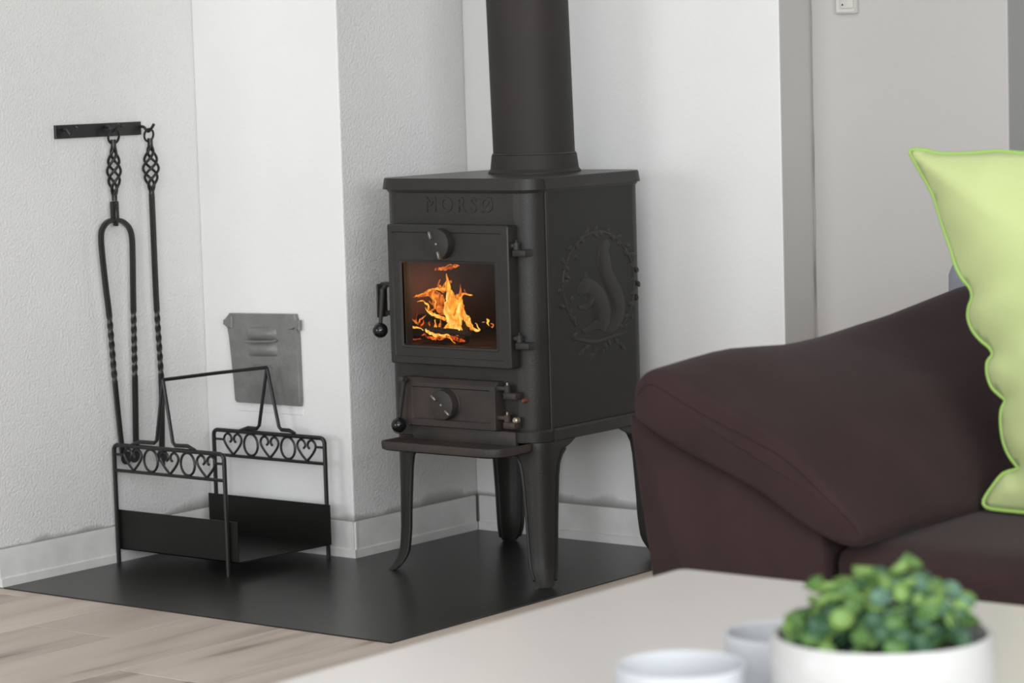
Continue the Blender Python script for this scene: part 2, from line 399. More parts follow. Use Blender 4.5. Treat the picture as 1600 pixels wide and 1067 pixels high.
# ------------------------------------------------------------------ stove
SXR, SXL, SYF, SR = -2.840, -3.181, 3.640, .040
SYR = 3.972
YD = SYF-.026
SXC = (SXR+SXL)/2
st = thing('wood_stove', 'dark cast iron wood stove on four curved legs with a small fire burning', 'stove', (SXC, 3.8, ZP))
def dz(x, y, Y): return aty(x, y, Y).z
zb0, zb1 = .2495, .2725         # base ring
zt0, zt1 = .6862, .7062         # top plate
# body: C-shaped shell plus a front panel with two openings
path = rrect(SXL, SXR, SYF, SYR, SR, 8)
bm = new()
inner = rrect(SXL+.01, SXR-.01, SYF+.01, SYR-.01, SR-.01, 8)
k = 9
order = list(range(3*k, 4*k))+list(range(0, 3*k))   # from front-right corner round the back to front-left
outp = [path[i] for i in order]; inp = [inner[i] for i in order]
ring = lambda z: [(x, y, z) for x, y in outp]+[(x, y, z) for x, y in reversed(inp)]
loft(bm, [ring(zb1), ring(zt0)])
fx0, fx1 = SXL+SR, SXR-SR
ox0, ox1, oz0, oz1 = -3.139, -2.885, .405, .580
def panel(a, b_, c, d): box(bm, a, b_, SYF, SYF+.01, c, d)
panel(fx0, ox0, zb1, zt0); panel(ox1, fx1, zb1, zt0); panel(ox0, ox1, oz1, zt0); panel(ox0, ox1, zb1, oz0)
body = obj('stove_body', bm, M_iron, st, 30)
# side plates (slightly recessed look comes from beads at their edges)
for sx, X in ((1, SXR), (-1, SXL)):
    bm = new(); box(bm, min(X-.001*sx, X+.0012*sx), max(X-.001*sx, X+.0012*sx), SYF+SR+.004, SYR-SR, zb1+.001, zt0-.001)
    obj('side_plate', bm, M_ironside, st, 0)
for X, s in ((SXR, 1), (SXL, -1)):
    bm = new(); tube(bm, [(X+.0008*s, SYF+SR, zb1), (X+.0008*s, SYF+SR, zt0)], .0028, 8)
    obj('corner_bead', bm, M_iron, st)
# firebox
bm = new(); a, b_, c, d, e, f = -3.1665, ox1+.012, SYF+.011, SYR-.03, oz0-.03, oz1+.04
vs = [bm.verts.new(p) for p in ((a, c, e), (b_, c, e), (b_, d, e), (a, d, e), (a, c, f), (b_, c, f), (b_, d, f), (a, d, f))]
for q in ((0, 1, 2, 3), (4, 7, 6, 5), (1, 2, 6, 5), (2, 3, 7, 6), (3, 0, 4, 7)): bm.faces.new([vs[i] for i in q])
obj('firebox_lining', bm, M_liner, st, 0)
# base ring
def slab(bm, x0_, x1_, y0_, y1_, r, levels):
    """stack of rounded rectangles; levels = (z, outward offset)"""
    loft(bm, [[(x, y, z) for x, y in rrect(x0_-o, x1_+o, y0_-o, y1_+o, max(.001, r+o), 8)] for z, o in levels])
bm = new(); slab(bm, SXL, SXR, SYF, SYR, SR, [(zb0, .003), (zb0+.002, .006), (zb1-.004, .006), (zb1, .003)])
box(bm, SXR-.0002, SXR+.0075, SYF+SR-.002, SYF+SR+.003, zb0+.001, zb1-.001)
obj('base_ring', bm, M_iron, st, 30)
# top plate, edges leaning inwards
bm = new(); slab(bm, SXL, SXR, SYF, SYR-.004, .034, [(zt0, .004), (zt0, .0085), (zt1-.0012, .0055), (zt1, .0042), (zt1, -.002)])
box(bm, SXR+.002, SXR+.0095, SYF+.030, SYF+.034, zt0+.001, zt1-.002)
top = obj('top_plate', bm, M_iron, st, 30)
top.data.materials.append(M_top)
for p_ in top.data.polygons:
    if p_.normal.z > .9: p_.material_index = 1
# ledge round the body under the top plate
bm = new(); slab(bm, SXL, SXR, SYF, SYR, SR, [(zt0-.006, .0005), (zt0-.003, .003), (zt0-.0003, .004)])
obj('top_rim', bm, M_iron, st, 30)
# flue: collar and slightly leaning pipe
PX, PY = -2.995, 3.852
bm = new(); lathe(bm, [(.079, zt1-.0005), (.0835, zt1), (.0835, zt1+.003), (.0795, zt1+.008), (.0765, zt1+.033), (.073, zt1+.034), (.073, zt1+.02)], 48, Matrix.Translation((PX, PY, 0)))
obj('flue_collar', bm, M_pipe, st, 30)
bm = new(); lean = Matrix.Translation((PX, PY, zt1+.028))@Matrix.Rotation(math.radians(-1.3), 4, 'Y')
lathe(bm, [(.0, 0), (.0735, 0), (.0735, .9), (.0735, 1.712), (0, 1.712)], 64, lean)
obj('flue_pipe', bm, M_pipe, st, 30)
bm = new(); tube(bm, [(PX+.0745*math.cos(i/24*2*PI), PY+.0745*math.sin(i/24*2*PI), zt1+.0345) for i in range(24)], .0018, 6, closed=True)
obj('flue_joint', bm, M_ironbrown, st)

# legs: angle-shaped castings that follow the rounded corner, flare into the base and kick out at the foot
def leg(sx, sy):
    bm = new(); cx = SXR if sx > 0 else SXL; cyy = SYF if sy < 0 else SYR
    rings = []
    prof = [(zb0+.001, .098, .002), (.243, .084, .001), (.236, .066, .001), (.226, .055, .001), (.212, .047, .001), (.19, .043, .001), (.15, .0395, .001), (.11, .0365, .001),
            (.08, .035, .001), (.055, .0335, .0), (.040, .0325, -.001), (.030, .031, -.003), (.021, .0285, -.0055), (.013, .026, -.0085), (.007, .0225, -.011), (ZP+.0005, .018, -.013)]
    for z, wd, off in prof:
        X = cx+.008-sx*off; Y = cyy-sy*off; r = min(.030, wd*.75); pts = []
        def corner(o, rad, w_):
            q = [(X-sx*w_, Y-sy*o)]
            for i in range(7):
                a = PI/2*i/6
                q.append((X-sx*(o+rad)+sx*rad*math.sin(a), Y-sy*(o+rad)+sy*rad*math.cos(a)))
            q.append((X-sx*o, Y-sy*w_)); return q
        outer_ = corner(0, r, wd); inner_ = corner(.0075, max(.002, r-.0075), wd)
        rings.append([(x, y, z) for x, y in outer_]+[(x, y, z) for x, y in reversed(inner_)])
    loft(bm, rings)
    # raised rims along both edges
    for j in (0, 8):
        tube(bm, [rings[i][j] for i in range(2, len(rings)-2)], .0030, 6)
    return obj('leg', bm, M_iron, st, 40)
for sx in (-1, 1):
    for sy in (-1, 1): leg(sx, sy)

# fire door
def P(x, y, Y): v = aty(x, y, Y); return v.x, v.z
dx0, dz1 = P(603.5, 350, YD); dx1 = P(795.5, 460, YD)[0]; dz0 = P(798.5, 577.5, YD)[1]
gx0, gz1 = P(626.5, 409.5, YD); gx1, gz0 = P(775.5, 546, YD)
bm = new()
frame_ring(bm, rrect(dx0, dx1, dz0, dz1, .004, 3), rrect(gx0, gx1, gz0, gz1, .003, 3), YD+.002, SYF-.0003, 0)
# bevelled front face: outer rim and a shallow inner field
o_out = rrect(dx0, dx1, dz0, dz1, .004, 3); o_b = rrect(dx0+.002, dx1-.002, dz0+.002, dz1-.002, .003, 3)
i1 = rrect(dx0+.011, dx1-.014, dz0+.013, dz1-.013, .004, 3); i2 = rrect(dx0+.0125, dx1-.0155, dz0+.0145, dz1-.0145, .004, 3)
g1 = rrect(gx0-.006, gx1+.005, gz0-.005, gz1+.0045, .004, 3); g1b = rrect(gx0-.005, gx1+.004, gz0-.004, gz1+.0035, .004, 3); g2 = rrect(gx0, gx1, gz0, gz1, .003, 3)
L3 = [(o_out, YD+.002), (o_b, YD), (i1, YD), (i2, YD+.0022), (g1, YD+.0022), (g1b, YD+.0006), (g2, YD+.0016), (g2, YD+.006)]
loft(bm, [[(x, y, z) for x, z in ps] for ps, y in L3], cap=False)
door = obj('fire_door', bm, M_iron, st, 25)
bm = new(); box(bm, gx0-.003, gx1+.003, YD+.008, YD+.011, gz0-.003, gz1+.003); obj('door_glass', bm, M_glass, door, 0)
# round air valves
def valve(px, py, r, Y, parent, m, slots):
    x, z = P(px, py, Y); y = Y
    bm = new(); R = Matrix.Translation((x, y, z))@Matrix.Rotation(PI/2, 4, 'X')
    lathe(bm, [(.0, -.012), (r*1.12, -.012), (r*1.12, -.004), (r*1.02, -.002), (r, .002), (r, .0125), (r-.0012, .0145), (r*.9, .0150), (0, .0155)], 40, R)
    v = obj('air_valve', bm, m, parent, 35)
    for a, d in slots:
        bm = new(); ca, sa = math.cos(a), math.sin(a); cxx = x+d*ca; czz = z+d*sa
        t = new(); box(t, -.0070, .0070, -.0042, .0042, -.0026, .0026, .0018, 2)
        join(bm, t, Matrix.Translation((cxx, y-.0157, czz))@Matrix.Rotation(a_slot, 4, 'Y'))
        obj('slot_lug', bm, M_lug, v, 35)
    bm = new(); tube(bm, [(x+(r-.0008)*math.cos(q), y-.0138, z+(r-.0008)*math.sin(q)) for q in [2*PI*i/40 for i in range(40)]], .0008, 6, closed=True); obj('rim', bm, M_iron, v)
    bm = new(); lathe(bm, [(0, 0), (.0022, 0), (.0018, .0012), (0, .0016)], 10, Matrix.Translation((x, y-.0152, z))@Matrix.Rotation(PI/2, 4, 'X'))
    obj('rivet', bm, M_screw, v)
    return v
a_slot = math.radians(75); valve(690, 380.5, .0265, YD, door, M_iron, [(math.radians(128), .019), (math.radians(-72), .020)])
# ash door
az1 = P(640, 590, YD)[1]; az0 = P(700, 669, YD+.004)[1]; ax0 = P(627, 630, YD+.004)[0]; ax1 = P(775.5, 640, YD+.004)[0]
bm = new(); YA = YD+.004
o_out = rrect(ax0, ax1, az0, az1, [.003, .003, .014, .003], 4); o_b = rrect(ax0+.002, ax1-.002, az0+.002, az1-.008, [.003, .003, .012, .003], 4)
i1 = rrect(ax0+.0245, ax1-.0125, az0+.013, az1-.0145, .003, 4); i2 = rrect(ax0+.0265, ax1-.0145, az0+.015, az1-.0165, .003, 4)
frings = [[(x, SYF-.0003, z) for x, z in o_out], [(x, YA+.008, z) for x, z in o_out], [(x, YA, z) for x, z in o_b], [(x, YA, z) for x, z in i1], [(x, YA+.0028, z) for x, z in i2]]
loft(bm, frings)
ash = obj('ash_door', bm, M_ironbrown, st, 30)
a_slot = math.radians(42); valve(697.5, 631.5, .0262, YA, ash, M_ironbrown, [(math.radians(140), .019), (math.radians(-40), .020)])
# hinges
def hinge(parent, xp, yp, xq, yq, w_=.024, Y=None, m=M_iron):
    Y = SYF-.013 if Y is None else Y
    x, z = P(xp, yp, Y)
    bm = new(); box(bm, x-.004, x+w_+.002, Y-.009, Y+.0135, z-.014, z-.002, .0025, 2)
    hb = obj('hinge', bm, m, st, 40)
    bm = new(); box(bm, x-.022, x+.002, Y-.006, Y+.004, z+.0005, z+.0085, .0025, 2)
    tube(bm, [(x, Y, z-.002), (x, Y, z+.010)], .0062, 12)
    obj('hinge_knuckle', bm, m, hb, 40)
    bm = new(); tube(bm, [(x, Y, z+.008), (x, Y, z+.0145)], .0023, 8); obj('hinge_pin', bm, M_screw if m is M_ironbrown else m, hb)
hinge(door, 807, 388, 0, 0); hinge(door, 812, 533, 0, 0)
hinge(ash, 793, 611, 0, 0, .022, None, M_ironbrown); hinge(ash, 793, 657, 0, 0, .020, None, M_ironbrown)
bm = new(); x, z = P(806, 657, SYF-.014); lathe(bm, [(0, -.006), (.0055, -.006), (.0055, .003), (.003, .005), (0, .005)], 12, Matrix.Translation((x, SYF-.014, z))@Matrix.Rotation(PI/2, 4, 'X')); obj('hinge_screw', bm, M_screw, st)
bm = new(); x, z = P(820, 625.5, SYF); lathe(bm, [(0, -.01), (.0045, -.01), (.0045, .006), (.003, .009), (0, .009)], 10, Matrix.Translation((x+.001, SYF+.002, z))@Matrix.Rotation(PI/2, 4, 'X')); tag(obj('side_screw', bm, M_copper, st), 'reddish screw')
# door handles: cast arm with a black ball
def handle(x1, y1, x2, y2, r, Y, parent, bracket):
    a = aty(x1, y1, Y); b_ = aty(x2, y2, Y-.004)
    bm = new(); tube(bm, [a+Vector((0, .010, .004)), a, a.lerp(b_, .5), b_.lerp(a, .18)], [.0040, .0046, .0042, .0034], 10)
    h = obj('door_handle', bm, M_iron, parent)
    bm = new(); t = new(); bmesh.ops.create_uvsphere(t, u_segments=28, v_segments=18, radius=r); join(bm, t, Matrix.Translation(b_))
    tag(obj('handle_ball', bm, M_black, h, 180), 'glossy black ball')
    return h
h1 = handle(597.5, 452, 594, 516, .0138, SYF-.020, door, 1)
bm = new(); x, z = P(597, 452, SYF-.012); 
box(bm, x-.0065, x-.003, SYF-.022, SYF+.006, z-.050, z+.010, .0015, 1); box(bm, x-.0065, x+.019, SYF-.010, SYF+.006, z+.004, z+.0125, .0015, 1)
box(bm, x+.004, x+.02, SYF-.012, SYF+.002, z-.046, z-.038, .0015, 1)
obj('latch_bracket', bm, M_iron, door, 40)
h2 = handle(631, 596, 623, 664, .0136, YA-.012, ash, 0)
bm = new(); x, z = P(630, 595, YA-.004); box(bm, x-.006, x+.006, YA-.012, YA+.003, z-.004, z+.0085, .002, 2); obj('latch_bracket', bm, M_ironbrown, ash, 40)
# ash shelf
bm = new(); sh0 = aty(598, 703, 3.57).x; 
SY0 = 3.545
sx0 = aty(597.5, 697, SY0+.012).x; sx1 = atz(827, 701, .243).x
zs0, zs1 = P(690, 711, SY0)[1]-.001, P(690, 697, SY0)[1]
pts = rrect(sx0, sx1, SY0, SYF-.0005, [.002, .002, .014, .030], 8)
def sring(o, z): return [(x, y, z) for x, y in rrect(sx0-o, sx1+o, SY0-o, SYF-.0005, [.002, .002, .014, .030], 8)]
loft(bm, [sring(-.006, zs0), sring(-.001, zs0+.003), sring(.0, zs1-.003), sring(-.001, zs1), sring(-.004, zs1), sring(-.007, zs1-.004), sring(-.012, zs1-.005)])
box(bm, sx0+.008, sx1-.028, SYF-.010, SYF-.0004, zs0+.004, zb1-.002, .003, 2)
obj('ash_shelf', bm, M_ironbrown, st, 35)
# cast lettering on the front panel
def lettering(txt, loc, size, rot, depth, m, parent, sx=1, name='lettering', space=1.2):
    cu = bpy.data.curves.new('t', 'FONT'); cu.body = txt; cu.size = size; cu.extrude = depth; cu.align_x = 'CENTER'; cu.align_y = 'CENTER'
    cu.bevel_depth = depth*.5; cu.bevel_resolution = 1; cu.resolution_u = 3; cu.space_character = space; cu.offset = 0
    to = bpy.data.objects.new('t', cu); C.objects.link(to)
    dg = bpy.context.evaluated_depsgraph_get(); me = bpy.data.meshes.new_from_object(to.evaluated_get(dg))
    bpy.data.objects.remove(to); bpy.data.curves.remove(cu)
    me.transform(Matrix.Translation(loc)@rot@Matrix.Diagonal((sx, 1, 1, 1)))
    me.materials.clear(); me.materials.append(m); me.name = name
    o = bpy.data.objects.new(name, me); C.objects.link(o)
    if parent: o.parent = parent; o.matrix_parent_inverse = Matrix.Translation(-parent.location)
    return o
c = aty(717, 321, SYF)
lettering('MORS\u00d8', (c.x, SYF-.0003, c.z), .037, Matrix.Rotation(PI/2, 4, 'X'), .0008, M_iron, st, .95, space=1.45)

# squirrel in a wreath, low relief on the right-hand side
def sp(zx, zy): v = atx(840+zx/4.268, 330+zy/4.268, SXR); return v.y, v.z
def relief(poly, h, name, parent, base=.0, soft=.35):
    pts = [Vector(sp(*p)) for p in poly]; c = sum(pts, Vector((0, 0)))/len(pts)
    P_ = [Vector((0, p.x, p.y)) for p in pts]; P_.append(P_[0]); S = catmull(P_, 4)[:-1]
    cc = Vector((0, c.x, c.y)); bm = new(); rings = []
    for k_, hh in ((1, 0), (.94, h*.5), (.8, h*.85), (.5, h)):
        rings.append([Vector((SXR+.001+base+hh, (cc+(q-cc)*k_).y, (cc+(q-cc)*k_).z)) for q in S])
    loft(bm, rings); return obj(name, bm, M_ironside, parent, 60)
def rtube(pts, rad, name, parent, h=.4):
    """tapering ridge following a curve on the side plate"""
    P_ = [Vector((SXR+.001, *sp(x, y))) for x, y, _ in pts]; R_ = [r/4.268/930*1.4 for _, _, r in pts]
    S = catmull(P_, 5); rr = []
    for i in range(len(S)):
        t = i/5; k_ = min(int(t), len(R_)-2); rr.append(R_[k_]+(R_[k_+1]-R_[k_])*(t-k_))
    bm = new(); tube(bm, S, rr, 12, squash=(h, 1, 1)); return obj(name, bm, M_iron, parent, 60)
em = obj('squirrel_emblem', prism(new(), [(SXR+.0008, *sp(x, y)) for x, y in ((290, 795), (420, 790), (600, 800), (520, 812), (380, 815))], (.0012, 0, 0)), M_ironside, st)
tag(em, 'cast squirrel in a leaf wreath')
rtube([(470, 205, 20), (440, 260, 50), (440, 340, 56), (460, 430, 52), (500, 510, 52), (535, 600, 55), (535, 690, 50), (500, 760, 38), (450, 790, 12)], 1, 'tail', em, .22)
rtube([(330, 500, 40), (370, 530, 50), (410, 590, 62), (430, 670, 72), (430, 740, 62), (420, 795, 30)], 1, 'torso', em, .20)
rtube([(265, 552, 8), (290, 520, 34), (315, 500, 42), (345, 500, 38)], 1, 'head', em, .26)
rtube([(318, 470, 14), (318, 435, 11), (315, 400, 3)], 1, 'ear', em, .4)
rtube([(365, 570, 22), (340, 620, 20), (300, 645, 14), (265, 640, 9)], 1, 'foreleg', em, .4)
rtube([(430, 740, 40), (380, 760, 24), (330, 790, 14), (295, 800, 8)], 1, 'hindleg', em, .35)
random.seed(3)
wc = (405, 490)
for i in range(46):
    a = 2*PI*i/46 + random.uniform(-.05, .05)
    if math.sin(a) > .80: continue
    rx, ry = (232, 350) if i % 2 else (262, 378)
    if math.cos(a) < 0 and i % 3 == 0: rx -= 45
    x = wc[0]+rx*math.cos(a); y = wc[1]+ry*math.sin(a)*.98
    ta = a+PI/2+random.uniform(-.7, .7) + (.6 if i % 2 else -.6); l = random.uniform(18, 30)
    rtube([(x-l*math.cos(ta), y-l*math.sin(ta), 3), (x, y, 14), (x+l*.6*math.cos(ta), y+l*.6*math.sin(ta), 12), (x+l*1.1*math.cos(ta), y+l*1.1*math.sin(ta), 2)], 1, 'wreath_leaf', em, .5)
rtube([(wc[0]+238*math.cos(a), wc[1]+355*math.sin(a), 8) for a in [math.radians(q) for q in range(-230, 51, 20)]], 1, 'wreath_branch', em, .6)
rtube([(230, 850, 6), (300, 860, 10), (380, 870, 12), (450, 850, 10), (600, 800, 5)], 1, 'branch', em, .6)
for x, y, a in ((470, 870, 1.2), (520, 860, 1.0), (560, 900, .8), (320, 910, 2.6), (380, 930, 1.8), (430, 940, 2.2), (350, 960, 2.9), (240, 830, 2.5), (450, 900, 1.4), (290, 940, 2.3)):
    rtube([(x-30*math.cos(a), y-30*math.sin(a), 3), (x, y, 15), (x+34*math.cos(a), y+34*math.sin(a), 3)], 1, 'wreath_leaf', em, .45)

# ------------------------------------------------------------------ fire
YF = 3.684
def fpt(zx, zy, Y): return aty(590+zx/6.67, 400+zy/6.67, Y)
PXM = 4240.6/4.73
ZF = oz0-.03
fire = thing('fire', 'orange and yellow flames rising from burning logs behind the stove glass', 'fire', (fpt(700, 900, YF).x, YF, ZF))
def flame(pts, m, Y=YF, k=1.0, sq=.55):
    P_ = [fpt(x, y, Y+.006*math.sin(x*.05)) for x, y, _ in pts]; R_ = [r*k*1.2/6.67/PXM for *_, r in pts]
    S = catmull(P_, 6); rr = []
    for i, q in enumerate(S):
        t = i/6; k_ = min(int(t), len(R_)-2); rad = R_[k_]+(R_[k_+1]-R_[k_])*(t-k_)
        nn = noise.noise(q*260); rr.append(max(rad*(1+.45*nn), .0001))
        q += Vector((noise.noise(q*120)*.0035, 0, noise.noise(q*120+Vector((9, 9, 9)))*.003))
    bm = new(); tube(bm, S, rr, 10, squash=(1, sq, 1)); return obj('flame', bm, m, fire, 60)
flame([(850, 790, 42), (815, 690, 55), (800, 570, 50), (790, 460, 45), (750, 370, 32), (720, 300, 24), (735, 245, 12), (712, 180, 2)], M_fl_ye)
flame([(770, 760, 50), (760, 660, 45), (720, 560, 35), (740, 460, 30), (730, 380, 14)], M_fl_br, YF-.012)
flame([(830, 760, 20), (850, 660, 22), (840, 560, 16), (870, 480, 6)], M_fl_br, YF-.016)
flame([(740, 660, 35), (680, 560, 62), (640, 480, 66), (610, 410, 48), (545, 390, 34), (460, 412, 16), (372, 425, 2)], M_fl_or, YF+.012)
flame([(690, 360, 26), (650, 320, 16), (635, 290, 8), (656, 240, 2)], M_fl_or, YF+.004)
flame([(700, 330, 24), (740, 290, 22), (770, 265, 5)], M_fl_or, YF+.01)
flame([(705, 350, 20), (620, 345, 17), (530, 360, 14), (460, 395, 8), (390, 420, 2)], M_fl_ye, YF-.004, .7)
flame([(890, 660, 28), (880, 560, 24), (860, 460, 20), (880, 405, 12), (940, 396, 8), (995, 412, 2)], M_fl_ye, YF+.002)
flame([(830, 430, 24), (862, 385, 14), (868, 340, 7), (860, 295, 1.5)], M_fl_or, YF)
flame([(912, 402, 8), (918, 378, 5), (908, 350, 1.5)], M_fl_or, YF)
flame([(905, 580, 8), (940, 640, 20), (970, 720, 18), (1000, 765, 12), (1055, 765, 8), (1040, 725, 5), (1012, 698, 1.5)], M_fl_br, YF-.01)
flame([(880, 560, 10), (900, 640, 18), (935, 700, 14), (985, 770, 10)], M_fl_ye, YF-.006)
flame([(850, 780, 8), (862, 720, 10), (880, 670, 3)], M_fl_br, YF-.03)
flame([(415, 474, 2), (470, 478, 8), (520, 520, 14), (540, 580, 18), (620, 630, 20), (700, 650, 20), (770, 655, 12)], M_fl_ye, YF-.008, .7)
flame([(500, 540, 3), (545, 600, 9), (590, 620, 10), (650, 620, 5)], M_fl_br, YF-.012, .7)
flame([(540, 480, 10), (600, 520, 12), (560, 570, 8), (520, 510, 3)], M_fl_or, YF-.014, .7)
flame([(560, 420, 6), (600, 470, 8), (590, 530, 5)], M_fl_ye, YF-.014, .7)
flame([(300, 715, 4), (330, 745, 9), (400, 750, 8), (475, 765, 2)], M_fl_br, YF-.004)
flame([(310, 680, 2), (345, 660, 6), (390, 680, 9), (425, 730, 6)], M_fl_or, YF)
flame([(400, 700, 12), (395, 650, 8), (412, 590, 1.5)], M_ember, YF)
flame([(420, 700, 10), (460, 655, 8), (500, 615, 1.5)], M_fl_or, YF)
flame([(440, 740, 7), (470, 700, 7), (478, 660, 1.5)], M_ember, YF)
flame([(545, 735, 8), (540, 705, 5), (545, 680, 1.5)], M_fl_or, YF-.026)
flame([(600, 740, 15), (604, 705, 8), (608, 665, 1.5)], M_fl_ye, YF-.028)
flame([(652, 745, 14), (650, 710, 10), (662, 655, 1.5)], M_fl_or, YF-.028)
flame([(700, 760, 14), (725, 720, 7), (745, 695, 1.5)], M_fl_ye, YF-.028)
flame([(595, 140, 6), (640, 140, 14), (700, 128, 15), (770, 118, 13), (830, 105, 7), (856, 92, 1.5)], M_fl_or, YF-.01)
flame([(690, 120, 5), (740, 98, 6), (830, 97, 3)], M_fl_or, YF-.012)
flame([(1135, 660, 2), (1155, 680, 12), (1150, 705, 9), (1165, 725, 2)], M_fl_ye, YF)
flame([(1175, 705, 3), (1205, 712, 4), (1208, 732, 4), (1185, 738, 3)], M_fl_or, YF)
flame([(1090, 688, 1.5), (1105, 686, 3), (1120, 690, 1)], M_fl_or, YF)
flame([(500, 755, 5), (515, 785, 12), (580, 812, 16), (660, 830, 16), (750, 832, 10)], M_fl_br, YF-.045)
flame([(520, 840, 8), (600, 850, 14), (690, 845, 12), (740, 840, 5)], M_ember, YF-.04)
flame([(720, 835, 10), (790, 850, 15), (860, 875, 18), (915, 888, 4)], M_ember, YF-.045)
flame([(745, 850, 6), (780, 880, 6), (810, 915, 2)], M_fl_ye, YF-.05)
flame([(560, 860, 4), (620, 865, 6), (680, 862, 3)], M_fl_or, YF-.05)
flame([(310, 875, 3), (370, 880, 6), (450, 868, 2)], M_ember, YF-.01)
flame([(450, 830, 3), (490, 815, 8), (520, 840, 4)], M_ember, YF-.01)
def log(name, a, b_, r, label, seed):
    a = Vector(a); b_ = Vector(b_); bm = new(); n = 14; rings = []
    d = (b_-a).normalized(); s = d.cross(Vector((0, 0, 1))).normalized(); u = s.cross(d)
    for i in range(n+1):
        c_ = a.lerp(b_, i/n); e = 1 if 0 < i < n else .8
        rings.append([c_+(s*math.cos(q)+u*math.sin(q)*.8)*r*e*(1+.18*noise.noise(Vector((math.cos(q)*2+seed, math.sin(q)*2, i*.35)))) for q in [2*PI*j/14 for j in range(14)]])
    loft(bm, rings); return tag(obj(name, bm, M_char, None, 50), label, 'log', 'logs burning in the stove')
log('firewood_log', fpt(500, 752, YF-.030), fpt(990, 815, YF-.030), .0062, 'long dark charred log lying in front, low in the fire', 1)
log('firewood_log', fpt(440, 640, YF+.03), fpt(790, 665, YF+.0), .0095, 'dark log lying behind, under the tall flames', 5)
log('firewood_log', fpt(890, 690, YF+.012), fpt(960, 790, YF-.005), .0085, 'short upright charred log end at the right of the flames', 9)
log('firewood_log', fpt(330, 800, YF+.02), fpt(930, 870, YF+.03), .011, 'dark log at the bottom, beneath the other logs', 12)
# ash bed
bm = new(); nx, ny = 26, 18
g = [[bm.verts.new((-3.164+(ox1+.01+3.164)*i/nx, SYF+.013+.29*j/ny, oz0-.004+.010*noise.noise(Vector((i*.7, j*.7, 2)))+.014*(j/ny))) for j in range(ny+1)] for i in range(nx+1)]
for i in range(nx):
    for j in range(ny): bm.faces.new((g[i][j], g[i+1][j], g[i+1][j+1], g[i][j+1]))
tag(obj('ash_bed', bm, M_char, st), 'dark ash and embers', kind='stuff')
def pl(name, loc, e, col, r):
    l = bpy.data.lights.new(name, 'POINT'); l.energy = e; l.color = col; l.shadow_soft_size = r
    o = bpy.data.objects.new(name, l); C.objects.link(o); o.location = loc
pl('fire_glow', (fpt(640, 560, YF).x, YF+.05, .50), .22, (1, .42, .12), .02)

# ------------------------------------------------------------------ soot door on the chimney
YS = YC
sd = thing('soot_door', 'grey enamelled chimney soot door set in the white chimney front', 'soot door', (aty(420, 560, YS).x, YS, .36))
def S2(x, y, d=0): v = aty(x, y, YS); return Vector((v.x, YS-d, v.z))
def szp(zx, zy, d=0): return S2(330+zx/5.082, 460+zy/5.082, d)
bm = new(); prism(bm, [szp(a, b_, .0005) for a, b_ in ((165, 145), (692, 152), (700, 200), (712, 340), (738, 850), (732, 885), (228, 852), (215, 830), (180, 330), (150, 240))], (0, -.010, 0), .003, 2)
panel_ = obj('door_panel', bm, M_soot, sd, 30)
bm = new(); prism(bm, [szp(a, b_, .004) for a, b_ in ((165, 160), (200, 165), (200, 262), (160, 262), (150, 235), (128, 230), (130, 195), (158, 188))], (0, -.009, 0), .0015, 1); obj('hinge_lug', bm, M_soot, sd, 30)
bm = new(); prism(bm, [szp(a, b_, .004) for a, b_ in ((645, 200), (735, 200), (735, 285), (722, 282), (700, 245), (680, 275), (645, 275))], (0, -.009, 0), .0015, 1); obj('hinge_lug', bm, M_soot, sd, 30)
def louvre(x0_, x1_, y0_, y1_, h):
    bm = new(); n = 12; rows = []
    for i in range(n+1):
        t = i/n; row = []
        for j in range(9):
            s_ = j/8; e = min(1, s_*6, (1-s_)*6)
            p = szp(x0_+(x1_-x0_)*s_+t*8, y0_+(y1_-y0_)*t)
            row.append(Vector((p.x, YS-.0095-h*e*math.sin(PI*t)**.7, p.z)))
        rows.append(row)
    R_ = [[bm.verts.new(p) for p in r] for r in rows]
    for i in range(n):
        for j in range(8): bm.faces.new((R_[i][j], R_[i][j+1], R_[i+1][j+1], R_[i+1][j]))
    return obj('louvre', bm, M_soot, sd, 50)
louvre(305, 548, 252, 362, .011); louvre(315, 555, 378, 490, .010)
bm = new(); tube(bm, [szp(300, 362, .014), szp(320, 366, .017), szp(430, 368, .018), szp(540, 366, .017), szp(560, 360, .014)], .0022, 8); obj('pull_lip', bm, M_soot, sd)
p = szp(440, 566, .0105)
lettering('MORS\u00d8', (p.x, YS-.0108, p.z), .012, Matrix.Rotation(PI/2, 4, 'X')@Matrix.Rotation(math.radians(-1), 4, 'Z'), .0006, M_soot, sd, 1.0, space=1.35)
bm = new(); a = szp(215, 925); b_ = szp(735, 948)
box(bm, a.x, b_.x, YS-.0012, YS+.002, (a.z+b_.z)/2-.001, a.z+.014, .0008, 1); obj('plaster_patch', bm, M_plaster_s, sd, 0)

